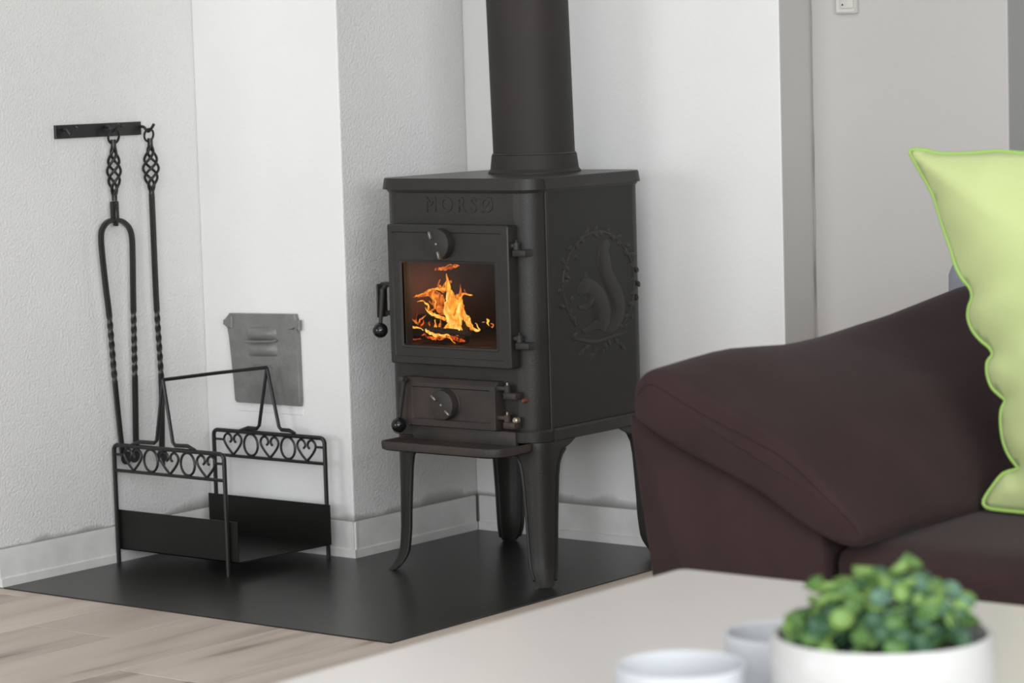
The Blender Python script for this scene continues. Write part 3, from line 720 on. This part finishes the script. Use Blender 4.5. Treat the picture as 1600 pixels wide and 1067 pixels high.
# ------------------------------------------------------------------ tool rack, tongs and poker on the left wall
XW = XL+.0005
rk = thing('tool_rack', 'flat black iron rack with three hooks on the left wall', 'rack', (XL, 3.44, .80))
def lw(x, y, d=0): v = atx(x, y, XL+d); return v
bm = new(); a = lw(86, 206, .004); b_ = lw(220, 200, .004)
box(bm, XL+.0003, XL+.0055, a.y, b_.y, .791, .8155, .0006, 1); obj('back_plate', bm, M_wrought, rk, 0)
for (x, y) in ((119, 200.5), (190, 195.5)):
    p = lw(x, y, .006)
    bm = new(); lathe(bm, [(0, -.001), (.0045, -.001), (.0035, .0012), (0, .0018)], 12, Matrix.Translation((XL+.0055, p.y, p.z))@Matrix.Rotation(PI/2, 4, 'Y')); obj('screw_head', bm, M_wrought, rk)
def hook(y, z):
    bm = new(); p = [(XL+.004, y, z), (XL+.008, y+.001, z+.0015), (XL+.013, y+.003, z), (XL+.017, y+.005, z-.006), (XL+.020, y+.007, z-.0075), (XL+.026, y+.009, z-.002), (XL+.031, y+.011, z+.006)]
    tube(bm, catmull(p, 4), .0028, 8); return obj('hook', bm, M_wrought, rk)
# ring hangs at XT
XT = XL+.020
def tw(x, y): return atx(x, y, XT)
r1 = tw(177.5, 213); r2 = tw(232.5, 211)
hook(lw(92, 204).y+.004, .8055); hook(r1.y-.007, r1.z+.0165); hook(r2.y-.007, r2.z+.0145)
def ring(bm, c, r, w_, zs=1.15):
    tube(bm, [(c.x+.002*math.sin(t), c.y+r*math.cos(t), c.z+r*zs*math.sin(t)) for t in [2*PI*i/28 for i in range(28)]], w_, 8, closed=True)
def basket(top, bot, rmax, turns, wire=.0026):
    bm = new(); n = 48
    d = bot-top
    for k_ in range(4):
        pts = []
        for i in range(n+1):
            t = i/n; r = .0028+rmax*math.sin(PI*min(max((t-.08)/.84, 0), 1))**1.1
            a = k_*PI/2 + turns*2*PI*t
            pts.append(top+d*t+Vector((r*math.cos(a), -r*math.sin(a), 0)))
        tube(bm, pts, wire, 7)
    tube(bm, [top+Vector((0, 0, .006)), top+d*.10], .0052, 10); tube(bm, [top+d*.92, bot+d*.02], .0052, 10)
    return bm
def bar(pts_px, r, tw0, tw1, x=None):
    """square bar, twisted between heights tw0 > z > tw1"""
    P_ = pts_px; S = catmull(P_, 12); T = []; a = 0
    S2_ = [S[0]]
    for q in S[1:]:
        seg = (q-S2_[-1]).length; n = max(1, int(seg/.003))
        b0 = S2_[-1].copy()
        for i in range(1, n+1): S2_.append(b0.lerp(q, i/n))
    for i, q in enumerate(S2_):
        if i and tw1 < q.z < tw0: a += (q-S2_[i-1]).length/.036*PI
        T.append(a)
    bm = new(); tube(bm, S2_, r, 8, square=True, twist=T); return bm
# tongs
tg = thing('fire_tongs', 'black wrought iron fire tongs with basket handle, hanging from the middle hook', 'tongs', r1)
bm = new(); ring(bm, r1, .0135, .0023, 1.0); obj('hanging_ring', bm, M_wrought, tg)
obj('basket_handle', basket(tw(177, 223), tw(179, 312), .0095, 1.25), M_wrought, tg, 60)
bm = new(); a = tw(178.5, 316); b_ = tw(179.5, 350)
box(bm, XT-.004, XT+.004, a.y-.0085, a.y+.0085, b_.z+.002, a.z+.002, .002, 2); box(bm, XT-.004, XT+.0065, a.y-.003, a.y+.0035, b_.z-.004, a.z-.008, .0015, 1); obj('socket', bm, M_wrought, tg, 40)
bm = new(); lathe(bm, [(0, 0), (.003, 0), (.002, .0015), (0, .002)], 10, Matrix.Translation((XT+.004, a.y, a.z-.003))@Matrix.Rotation(PI/2, 4, 'Y')); obj('rivet', bm, M_wrought, tg)
lp = [tw(*q) for q in ((179, 343), (168, 347), (160, 358), (158, 372), (160, 400), (165.5, 450), (171, 496), (180, 601), (190.5, 700), (194, 712))]
rp = [tw(*q) for q in ((180, 343), (191, 346), (201, 355), (206, 370), (207.3, 400), (208, 450), (208.7, 490), (211, 596), (212.5, 693), (213, 702))]
for ps, t0 in ((lp, (495, 598)), (rp, (491, 596))):
    obj('arm', bar(ps, .0056, tw(170, t0[0]).z, tw(180, t0[1]).z), M_wrought, tg, 30)
for x, y in ((197.5, 715), (210.5, 712)):
    c = tw(x, y); bm = new(); lathe(bm, [(0, -.002), (.011, -.002), (.013, -.0005), (.0125, .0015), (.0085, .002), (0, .0005)], 20, Matrix.Translation(c)@Matrix.Rotation(PI/2, 4, 'Y')); obj('gripping_disc', bm, M_wrought, tg)
# poker
pk = thing('fire_poker', 'black wrought iron poker with basket handle, hanging from the right-hand hook', 'poker', r2)
bm = new(); ring(bm, r2, .0115, .0021, 1.0); obj('hanging_ring', bm, M_wrought, pk)
obj('basket_handle', basket(tw(234.5, 221), tw(237, 305), .0115, 1.25), M_wrought, pk, 60)
obj('shaft', bar([tw(*q) for q in ((237, 303), (239.5, 360), (242, 420), (245, 483), (252, 592), (253, 650), (253, 705))], .0056, tw(245, 483).z, tw(252, 590).z), M_wrought, pk, 30)
c = tw(253.5, 712); bm = new(); lathe(bm, [(0, -.002), (.0125, -.002), (.0125, .002), (0, .002)], 16, Matrix.Translation(c)@Matrix.Rotation(PI/2, 4, 'Y'))
tube(bm, [c+Vector((0, .002, -.004)), c+Vector((0, .0045, -.018))], [.003, .002], 6); obj('poker_tip', bm, M_wrought, pk)

# ------------------------------------------------------------------ log holder
lh = thing('log_holder', 'black wrought iron log holder with hearts and rings, standing on the hearth plate', 'log holder', (-3.52, 3.54, ZP))
Y1, Y2 = 3.435, 3.655
def hf(x, y): return aty(x, y, Y1)
fx0_, fx1_ = hf(177, 700).x+.002, hf(350, 715).x
rx0_, rx1_ = aty(334, 675, Y2).x, aty(507, 690, Y2).x
zt_, zl_ = .2235, .1760
def side_frame(xa, xb, Y, zo):
    r = .0041; bm = new(); zt = zt_+zo; c_ = .010
    p = [(xa, Y, ZP), (xa, Y, .03), (xa, Y, zt-c_)]+[(xa+c_-c_*math.cos(t), Y, zt-c_+c_*math.sin(t)) for t in [PI/2*i/5 for i in range(1, 6)]]
    p += [(xb-c_+c_*math.sin(t), Y, zt-c_+c_*math.cos(t)) for t in [PI/2*i/5 for i in range(0, 6)]]+[(xb, Y, .03), (xb, Y, ZP)]
    tube(bm, p, r, 8)
    f_ = obj('side_frame', bm, M_wrought, lh)
    bm = new(); tube(bm, [(xa, Y, zl_+zo), (xb, Y, zl_+zo)], .0032, 8); obj('lower_rail', bm, M_wrought, lh)
    w_ = xb-xa; cxs = [xa+w_*q for q in (.175, .34, .51, .675, .84)]
    for i, cx_ in enumerate(cxs):
        bm = new()
        if i % 2 == 0:
            half = [(0, .002), (.0120, .0135), (.0205, .025), (.0215, .033), (.0165, .0395), (.0095, .0405), (.0040, .0355), (.0035, .029), (.0072, .0255)]
            for s in (-1, 1):
                tube(bm, catmull([(cx_+s*a*1.05, Y, zl_+zo+b_*1.02) for a, b_ in half], 5), .0024, 7)
            obj('heart', bm, M_wrought, lh)
        else:
            tube(bm, [(cx_+.0178*math.cos(t), Y, (zl_+zt)/2+zo/2+.0205*math.sin(t)) for t in [2*PI*j/28 for j in range(28)]], .0024, 7, closed=True)
            obj('iron_ring', bm, M_wrought, lh)
    bm = new(); zz = zl_+zo+.030
    tube(bm, [(xa, Y, zz), (cxs[0]-.022, Y, zz)], .0024, 7); obj('stub', bm, M_wrought, lh); bm = new(); tube(bm, [(xb, Y, zz), (cxs[4]+.022, Y, zz)], .0024, 7); obj('stub', bm, M_wrought, lh)
side_frame(fx0_, fx1_, Y1, 0); side_frame(rx0_, rx1_, Y2, .004)
# carrying handle: an A-frame at each side joined by a bar
ap1 = hf(254.7, 593.4); ap2 = aty(417, 574, Y2)
for ap, Y, fr in ((ap1, Y1, [hf(*q) for q in ((205, 695), (218, 690.5), (241, 692), (245, 688))]), (ap2, Y2, [aty(*q, Y2) for q in ((375, 672), (388, 668.5), (401, 669.5), (405, 665))])):
    bm = new(); tube(bm, [fr[0], fr[1], fr[2], fr[3], ap], [.0026, .0040, .0038, .0034, .0032], 8)
    obj('handle_strut', bm, M_wrought, lh)
for ap, Y, fr in ((ap1, Y1, [hf(*q) for q in ((305, 703), (293, 697), (274, 696), (270, 691))]), (ap2, Y2, [aty(*q, Y2) for q in ((461, 677), (452, 672.5), (440, 671.5), (436, 667))])):
    bm = new(); tube(bm, [fr[0], fr[1], fr[2], fr[3], ap], [.0026, .0040, .0038, .0034, .0032], 8)
    obj('handle_strut', bm, M_wrought, lh)
bm = new(); tube(bm, [ap1, ap1.lerp(ap2, .5)+Vector((0, 0, .0008)), ap2], .0034, 8); obj('handle_bar', bm, M_wrought, lh)
# tray bent from one sheet: bottom and two upright sides
def sheet(bm, q, n, t=.0018):
    a = [bm.verts.new(p) for p in q]; b_ = [bm.verts.new(Vector(p)+Vector(n)*t) for p in q]
    bm.faces.new(a[::-1]); bm.faces.new(b_)
    for i in range(4): bm.faces.new((a[i], a[(i+1) % 4], b_[(i+1) % 4], b_[i]))
zt0_, zp = .0275, .1015
Yi, Yo = Y1+.005, Y2-.005
fa, fb = max(hf(180, 800).x, XL+.011), aty(371.5, 840, Yi).x; ra, rb = aty(327.5, 790, Yo).x, aty(517, 820, Yo).x
bm = new(); sheet(bm, [(fa, Yi, zt0_), (fb, Yi, zt0_), (rb, Yo, zt0_+.004), (ra, Yo, zt0_+.004)], (0, 0, 1)); obj('tray_bottom', bm, M_tray, lh, 0)
bm = new(); sheet(bm, [(fa, Yi, zt0_), (fb, Yi, zt0_), (fb, Yi, zp), (fa, Yi, zp)], (0, 1, 0)); obj('tray_side', bm, M_tray, lh, 0)
bm = new(); sheet(bm, [(ra, Yo, zt0_+.004), (rb, Yo, zt0_+.004), (rb, Yo, zp+.004), (ra, Yo, zp+.004)], (0, -1, 0)); obj('tray_side', bm, M_tray, lh, 0)

# ------------------------------------------------------------------ wall switch
sw0 = aty(1310, 22, YR); sw1 = aty(1342, 22, YR)
ws = thing('wall_switch', 'white light switch high on the wall right of the stove', 'switch', ((sw0.x+sw1.x)/2, YR, sw0.z))
bm = new(); box(bm, sw0.x, sw1.x, YR-.010, YR-.0002, sw0.z, sw0.z+.084, .002, 2); box(bm, sw0.x+.002, sw1.x-.001, YR-.012, YR-.009, sw0.z+.002, sw0.z+.082, .001, 1); obj('switch_plate', bm, M_plastic, ws, 40)
bm = new(); box(bm, sw0.x+.012, sw1.x-.003, YR-.0155, YR-.012, sw0.z+.009, sw0.z+.075, .0015, 2); rkk = obj('rocker', bm, M_plastic, ws, 40)
bm = new(); lathe(bm, [(0, 0), (.0016, 0), (.0016, .0006), (0, .0006)], 10, Matrix.Translation(((sw0.x+sw1.x)/2-.003, YR-.0155, sw0.z+.0155))@Matrix.Rotation(PI/2, 4, 'X')); obj('pilot_hole', bm, M_black, rkk)

# ------------------------------------------------------------------ sofa
YSF = 2.40
so = thing('sofa', 'dark brown velour sofa with a sloping padded armrest, beside the stove', 'sofa', (-.75, 2.9, 0))
def fabric(v, n, amp=.003, s=9): return n*(noise.noise(v*s)*amp)
def arm_section(y, outer_z, drop=0, inset=0):
    """closed cross-section (x, z) of the padded arm top; first the upper side from outer to inner, then the underside back"""
    up_ = [(-1.729, .520), (-1.728, .540), (-1.716, .558), (-1.695, .563), (-1.66, .551), (-1.62, .532), (-1.58, .514), (-1.54, .495), (-1.505, .470), (-1.475, .443), (-1.452, .420), (-1.440, .402)]
    lo_ = [(-1.444, .390), (-1.458, .387), (-1.48, .391), (-1.519, .408), (-1.566, .435), (-1.626, .459), (-1.680, .481), (-1.722, .503)]
    return up_, lo_
def arm_cushion(mirror=None):
    ys = [2.386, 2.3862, 2.3885, 2.393, 2.403, 2.44]+[2.40+.035*i for i in range(2, 25)]+[3.22, 3.23]
    sil = [(2.40, .0), (2.53, .0015), (2.65, -.002), (2.77, .0015), (2.88, .008), (2.99, .021), (3.08, .030), (3.3, .034)]
    rings = []
    for y in ys:
        up_, lo_ = arm_section(y, 0)
        cx_ = -1.59; cz = .475
        # height gain towards the back
        g_ = 0
        for (a, ga), (b_, gb) in zip(sil, sil[1:]):
            if a <= y <= b_: g_ = ga+(gb-ga)*(y-a)/(b_-a)
        k_ = {2.386: .0, 2.3862: .80, 2.3885: .92, 2.393: .975}.get(y, 1)
        if y > 3.225: k_ = .5
        P_ = catmull([Vector((x, 0, z)) for x, z in up_+lo_]+[Vector((up_[0][0], 0, up_[0][1]))], 3)[:-1]
        ring_ = []
        nu = len(P_)
        for i, p in enumerate(P_):
            x, z = p.x, p.z
            w_ = min(max((z-.39)/.17, 0), 1)
            crown = .012*math.sin(PI*min(max((x+1.735)/.29, 0), 1))*min(1, max(0, (y-2.38)/.15)) if i < nu*.58 else 0
            z += g_*w_+crown
            # nearest point of the mid-line, used to round the front and back ends
            zm = .535-.47*(x+1.71)*.92; zm = max(.400, min(.535, zm))+g_*w_
            z = zm+(z-zm)*k_
            x = cx_+(x-cx_)*(1-(1-k_)*.10)
            v = Vector((x, y, z)); n_ = noise.noise(Vector((x*7, y*5, z*7)))*.004 + noise.noise(Vector((x*10+3, y*2.2, z*30)))*.0025*min(1, max(0, (y-2.45)*3))
            if k_ < 1: y_ = y
            ring_.append(Vector((x, y+ (0 if k_ == 1 else .0), z+n_*(k_ if i < nu*.6 else .3))))
        rings.append(ring_)
    bm = new(); loft(bm, rings)
    if mirror is not None: bmesh.ops.transform(bm, matrix=Matrix.Translation((2*mirror, 0, 0))@Matrix.Diagonal((-1, 1, 1, 1)), verts=bm.verts)
    return bm
MX = -.74
for mir in (None, MX):
    ac = obj('armrest_pad', arm_cushion(mir), M_sofa, so, 180)
    bm = new(); sp_ = [(-1.722, .533), (-1.703, .546), (-1.66, .527), (-1.617, .508), (-1.57, .490), (-1.533, .474), (-1.487, .440), (-1.456, .415), (-1.444, .401)]
    S = catmull([Vector((x, 2.3885, z+.001)) for x, z in sp_], 5)
    for q in S: q.z += noise.noise(q*18)*.0015
    tube(bm, S, .0028, 6)
    if mir is not None: bmesh.ops.transform(bm, matrix=Matrix.Translation((2*mir, 0, 0))@Matrix.Diagonal((-1, 1, 1, 1)), verts=bm.verts)
    obj('pad_seam', bm, M_sofa_seam, ac, 60)
    # arm body below the pad
    out_ = [(-1.700, .05), (-1.718, .30), (-1.746, .490), (-1.740, .505), (-1.71, .510), (-1.64, .478), (-1.56, .445), (-1.515, .42), (-1.499, .40), (-1.497, .30), (-1.495, .05)]
    bm = new(); n_ = 8; rings = []
    O = catmull([Vector((x, 0, z)) for x, z in out_]+[Vector((-1.700, 0, .05))], 3)[:-1]
    for y, k_ in ((2.402, .96), (2.404, .985), (2.409, .997), (2.416, 1), (2.7, 1), (3.0, 1), (3.235, 1), (3.25, .95)):
        c_ = Vector((-1.61, 0, .27)); rings.append([Vector((c_.x+(p.x-c_.x)*k_, y, c_.z+(p.z-c_.z)*(1-(1-k_)*.35))) for p in O])
    loft(bm, rings)
    if mir is not None: bmesh.ops.transform(bm, matrix=Matrix.Translation((2*mir, 0, 0))@Matrix.Diagonal((-1, 1, 1, 1)), verts=bm.verts)
    obj('armrest_side', bm, M_sofa, so, 60)
def pad(x0_, x1_, y0_, y1_, z0_, z1_, bulge=.02, r=.03, seed=0):
    """soft box cushion"""
    t = bmesh.new(); bmesh.ops.create_cube(t, size=2); bmesh.ops.subdivide_edges(t, edges=list(t.edges), cuts=13, use_grid_fill=True)
    hx, hy, hz = (x1_-x0_)/2, (y1_-y0_)/2, (z1_-z0_)/2; c_ = Vector(((x0_+x1_)/2, (y0_+y1_)/2, (z0_+z1_)/2))
    for v in t.verts:
        q = v.co.copy(); u, s, w_ = q
        p = Vector((math.copysign(abs(u)**.7, u)*hx, math.copysign(abs(s)**.7, s)*hy, math.copysign(abs(w_)**.7, w_)*hz))
        lim = Vector((hx-r, hy-r, hz-r)); cl = Vector((max(-lim.x, min(lim.x, p.x)), max(-lim.y, min(lim.y, p.y)), max(-lim.z, min(lim.z, p.z))))
        d = p-cl
        if d.length > 1e-9: p = cl+d.normalized()*min(r, d.length)
        p.z += bulge*(1-u*u)*(1-s*s)*w_
        p += c_; p.z += noise.noise(p*6+Vector((seed, 0, 0)))*.005*(w_ > .5)
        v.co = p
    bm = new(); join(bm, t); return bm
for i, (a, b_) in enumerate(((-1.492, -.742), (-.738, .008))):
    obj('seat_cushion', pad(a, b_, 2.405, 3.03, .20, .386, .008, .022, i*5), M_sofa, so, 180)
    obj('back_cushion', pad(a, b_, 2.97, 3.19, .36, .73, 0, .07, i*7+2), M_sofa, so, 180)
bm = new(); box(bm, -1.50, .02, 2.43, 3.25, .05, .22, .01, 2); box(bm, -1.50, .02, 3.12, 3.25, .2, .70, .03, 3); obj('sofa_base', bm, M_sofa, so, 40)
for x in (-1.66, .18):
    for y in (2.48, 3.18):
        bm = new(); lathe(bm, [(0, 0), (.02, 0), (.026, .055), (0, .055)], 16, Matrix.Translation((x, y, 0))); obj('sofa_foot', bm, M_black, so)

# ------------------------------------------------------------------ cushions on the sofa
def cushion(name, outline, cen, m, mp, thick, label, rot, parent_loc, pr=.0035):
    """outline: (u, v) in the cushion plane; inflated to both sides, piping on the edge"""
    n = len(outline); t_ = thing(name, label, 'cushion', parent_loc)
    S = [Vector((u, 0, v)) for u, v in outline]
    O = [Vector((u, v)) for u, v in outline]; step = .0085
    def dist(p):
        best = 9
        for i in range(n):
            a_ = O[i]; e_ = O[(i+1) % n]-a_; t = max(0, min(1, (p-a_).dot(e_)/max(e_.length_squared, 1e-12)))
            best = min(best, (p-a_-e_*t).length)
        return best
    def inside(p):
        c_ = False
        for i in range(n):
            a_, b_ = O[i], O[i-1]
            if (a_.y > p.y) != (b_.y > p.y) and p.x < (b_.x-a_.x)*(p.y-a_.y)/(b_.y-a_.y)+a_.x: c_ = not c_
        return c_
    xs = [p.x for p in O]; ys_ = [p.y for p in O]; pts = list(O); hh = [0]*n
    iy = 0; yv = min(ys_)
    while yv < max(ys_):
        xv = min(xs)+(iy % 2)*step/2
        while xv < max(xs):
            p = Vector((xv, yv))
            if inside(p):
                d = dist(p)
                if d > step*.45: pts.append(p); hh.append(d)
            xv += step
        yv += step*.87; iy += 1
    from mathutils.geometry import delaunay_2d_cdt
    V_, E_, F_, vo, eo, fo = delaunay_2d_cdt(pts, [(i, (i+1) % n) for i in range(n)], [], 1, 1e-6)
    bm = new()
    for side in (-1, 1):
        vs = []
        for k_, v in enumerate(V_):
            d = hh[vo[k_][0]] if vo[k_] else 0
            q = Vector((v.x, 0, v.y)); amt = 1-math.exp(-d/.03)
            h = thick*(1-math.exp(-d/.042)) + amt*(noise.noise(Vector((q.x*5, side*3, q.z*15)))*.014 + noise.noise(q*7+Vector((0, side*3, 0)))*.010 + noise.noise(Vector((q.x*9+q.z*22, side, 4)))*.004)
            vs.append(bm.verts.new((v.x, side*max(h, 0) if d else 0, v.y)))
        for f in F_: bm.faces.new([vs[i] for i in (f if side < 0 else f[::-1])])
    bmesh.ops.remove_doubles(bm, verts=bm.verts, dist=1e-5)
    MT = Matrix.Translation(parent_loc)@rot
    bmesh.ops.transform(bm, matrix=MT, verts=bm.verts)
    obj('cushion_cover', bm, m, t_, 180)
    bm = new(); tube(bm, S, pr, 7, closed=True); bmesh.ops.transform(bm, matrix=MT, verts=bm.verts)
    obj('piping', bm, mp, t_, 60)
    return t_
# lime cushion: cushion plane leans back; outline measured where it stands on the seat
CP = Vector((-1.21, 2.61, .392)); lean_ = math.radians(-16); turn = math.radians(-4)
RC = Matrix.Rotation(turn, 4, 'Z')@Matrix.Rotation(lean_, 4, 'X')
nrm = (RC.to_3x3()@Vector((0, 1, 0))); ri = (RC.to_3x3()@Vector((1, 0, 0))); ui = (RC.to_3x3()@Vector((0, 0, 1)))
def cpl(x, y):
    d = ray(x, y); t = (CP-CAM).dot(nrm)/d.dot(nrm); q = CAM+d*t-CP; return q.dot(ri), q.dot(ui)
left = [cpl(*q) for q in ((1600, 239), (1560, 236), (1510, 240), (1470, 240), (1440, 234), (1422, 236), (1428, 250), (1444, 278), (1458, 305), (1466, 330), (1476, 362), (1486, 390), (1493, 415), (1504, 436), (1516, 450), (1519, 465), (1514, 480), (1513, 497), (1520, 516), (1532, 531), (1546, 543), (1551, 554), (1543, 566), (1543, 585), (1550, 605), (1563, 618), (1571, 626), (1565, 640), (1564, 662), (1568, 690), (1577, 712), (1588, 727), (1590, 733), (1568, 740), (1551, 760), (1537, 782), (1542, 793), (1565, 797), (1600, 798))]
right = []
WC = .47
u0 = left[5][0]
Lf = [Vector((u, 0, v)) for u, v in left]
xm = u0+WC/2
half = Lf[1:-1]
mirr = [Vector((2*xm-p.x+.004*math.sin(i*2.1), 0, p.z)) for i, p in enumerate(half)]
top_mid = [Vector((half[0].x+(mirr[0].x-half[0].x)*k_/8, 0, half[0].z-.006*math.sin(PI*k_/8))) for k_ in range(1, 8)]
bot_mid = [Vector((half[-1].x+(mirr[-1].x-half[-1].x)*k_/8, 0, half[-1].z)) for k_ in range(1, 8)]
loop = half+bot_mid+mirr[::-1]+top_mid[::-1]
loop = catmull(loop+[loop[0]], 3)[:-1]
lc = [(p.x, p.z) for p in loop]
cushion('lime_cushion', lc, (xm, .19), M_lime, M_limepipe, .050, 'lime green cushion with green piping standing on the sofa seat', RC, CP, .0024)
# grey-blue armchair behind the sofa
xa = aty(1490, 425, 3.50).x
ac_ = thing('armchair', 'grey blue armchair mostly hidden behind the sofa and the lime cushion', 'armchair', (xa+.35, 3.7, 0))
obj('seat_cushion', pad(xa+.10, xa+.58, 3.48, 3.92, .26, .42, .01, .03, 3), M_blue, ac_, 180)
obj('backrest', pad(xa+.04, xa+.64, 3.90, 4.02, .15, .70, 0, .04, 4), M_blue, ac_, 180)
for xx in (xa, xa+.58): obj('armrest', pad(xx, xx+.10, 3.46, 4.0, .14, .60, 0, .03, 5), M_blue, ac_, 180)
bm = new(); box(bm, xa+.03, xa+.65, 3.49, 3.99, .12, .27, .005, 1); obj('seat_base', bm, M_blue, ac_, 0)
for xx in (xa+.07, xa+.61):
    for yy in (3.53, 3.95):
        bm = new(); lathe(bm, [(0, 0), (.013, 0), (.018, .13), (0, .13)], 12, Matrix.Translation((xx, yy, 0))); obj('leg', bm, M_black, ac_)

# ------------------------------------------------------------------ coffee table
ZT = .45
tb = thing('coffee_table', 'low coffee table with a smooth off-white top in the foreground', 'table', (-.93, 1.33, 0))
bm = new(); slab(bm, -1.356+.008, -.50, .72, 1.937-.008, .006, [(ZT-.038, .004), (ZT-.034, .008), (ZT-.004, .008), (ZT-.001, .0065), (ZT, .003)])
obj('tabletop', bm, M_table, tb, 40)
for x in (-1.29, -.56):
    for y in (.78, 1.87):
        bm = new(); box(bm, x-.025, x+.025, y-.025, y+.025, 0, ZT-.038, .003, 1); obj('leg', bm, M_table, tb, 0)
bm = new(); box(bm, -1.28, -.57, .80, 1.85, ZT-.09, ZT-.038); obj('apron', bm, M_table, tb, 0)

# bowl with a small plant
ZR = .528
bc = atz(1378, 986, ZR); R0 = .0705
bw = thing('ceramic_bowl', 'round white ceramic bowl on the table holding a small green plant', 'bowl', (bc.x, bc.y, ZT))
bm = new(); hgt = ZR-ZT
lathe(bm, [(0, .0002), (.040, .0002), (.052, .004), (.064, .018), (.0705, .040), (.0715, .060), (.0705, hgt-.002), (.069, hgt), (.0665, hgt-.001), (.066, hgt-.01), (.064, .05), (.05, .03), (0, .028)], 64, Matrix.Translation((bc.x, bc.y, ZT)))
obj('bowl_wall', bm, M_bowl, bw, 40)
bm = new(); lathe(bm, [(.0645, hgt-.016), (.04, hgt-.006), (0, hgt)], 32, Matrix.Translation((bc.x, bc.y, ZT))); obj('moss', bm, M_soil, bw, 60)
plant = thing('green_plant', 'small bushy plant with tiny rounded green leaves growing in the white bowl', 'plant', (bc.x, bc.y, ZR-.02))
lm = []
for m_ in M_leaves:
    for v_ in range(2):
        bm = new(); n = 8; rings = []
        for j, (rr_, zz) in enumerate(((.0012, 0), (.0045, .0008), (.0066, .0032), (.0070, .0044))):
            rings.append([(rr_*math.cos(2*PI*i/n)*(1.0 if v_ else 1.25), rr_*math.sin(2*PI*i/n), zz) for i in range(n)])
        top_ = [(x*.97, y*.97, z+.0012) for x, y, z in rings[-1]]
        rings.append(top_); rings += [[(x, y, z+.0013) for x, y, z in r] for r in (rings[2], rings[1])]
        loft(bm, rings, cap=True)
        me = bpy.data.meshes.new('leaf'); bmesh.ops.recalc_face_normals(bm, faces=bm.faces); bm.to_mesh(me); bm.free(); me.materials.append(m_)
        for p in me.polygons: p.use_smooth = True
        lm.append(me)
random.seed(21)
rv = Vector((RT.x, RT.y, 0)).normalized(); dv = Vector((FW.x, FW.y, 0)).normalized()
def mound(u):   # height of the crown above the rim across the bowl, u = -1..1
    return .010+.027*max(0, 1-abs(u-.15)**1.7*1.25)
stem_bm = new(); cnt = 0
while cnt < 275:
    a = random.uniform(0, 2*PI); r = math.sqrt(random.random())*.060
    x, y = r*math.cos(a), r*math.sin(a); u = x/.062
    hmax = mound(u)*math.sqrt(max(0, 1-(y/.066)**2))
    z = ZR-.010+(hmax+.008)*(random.random()**.45)
    z += .003*noise.noise(Vector((x*80, y*80, 0)))
    p = Vector((bc.x, bc.y, 0))+rv*x+dv*y; p.z = z
    tocam = Vector((x*.9, y*.9, .03)).normalized()
    k_ = random.random(); hi = (z-ZR)/.05
    mi = 2 if k_ < .22+.25*hi else (1 if k_ > .78 else (3 if k_ > .62 else 0))
    o = bpy.data.objects.new('leaf', lm[mi*2+random.randrange(2)]); C.objects.link(o)
    o.parent = plant; o.matrix_parent_inverse = Matrix.Translation(-plant.location); o.location = p
    dvec = (rv*x+dv*y)*6+Vector((random.uniform(-.5, .5), random.uniform(-.5, .5), .45))-dv*.35
    o.rotation_euler = dvec.to_track_quat('Z', 'Y').to_euler(); s = random.uniform(.6, 1.0); o.scale = (s, s, s)
    if cnt % 3 == 0:
        b0 = Vector((bc.x, bc.y, ZR-.018))+(rv*x+dv*y)*.6
        tube(stem_bm, [b0, b0.lerp(p, .6)+Vector((0, 0, .002)), p], .0007, 4)
    cnt += 1
for x, y, z in ((.016, 0, .062), (-.008, .004, .055), (.026, .0, .048), (.034, -.004, .044), (-.038, 0, .047), (-.034, -.01, .040)):
    for q in range(4 if z > .045 else 3):
        p = Vector((bc.x, bc.y, 0))+rv*(x+random.uniform(-.004, .004))+dv*(y+random.uniform(-.004, .004)); p.z = ZR+z*.85-.012+random.uniform(-.004, .003)
        o = bpy.data.objects.new('leaf', lm[(2 if q < 2 else 0)*2+q % 2]); C.objects.link(o); o.parent = plant; o.matrix_parent_inverse = Matrix.Translation(-plant.location); o.location = p
        o.rotation_euler = (random.uniform(-.8, .8), random.uniform(-.8, .8), 0); o.scale = (.85, .85, .85)
    b0 = Vector((bc.x, bc.y, ZR-.018))+rv*x*.5; tube(stem_bm, [b0, p], .0009, 4)
tag(obj('stems', stem_bm, M_leaves[1], plant), kind='stuff')

# frosted glass candle holders
def cup(px_, py_, r, zr, name, label):
    c_ = atz(px_, py_, zr); h = zr-ZT
    bm = new(); lathe(bm, [(0, .0002), (r*.80, .0002), (r*.88, .003), (r*.97, h*.6), (r, h-.001), (r-.0015, h), (r-.003, h-.001), (r*.92, h*.5), (r*.82, .008), (0, .007)], 48, Matrix.Translation((c_.x, c_.y, ZT)))
    return tag(obj(name, bm, M_frost, None, 40), label, 'candle holder', 'frosted candle holders on the table')
cup(1063, 1037, .043, .505, 'candle_holder', 'frosted glass candle holder nearest the front edge of the picture')
cup(1222, 986, .0400, .505, 'candle_holder', 'frosted glass candle holder tucked just behind the white bowl')
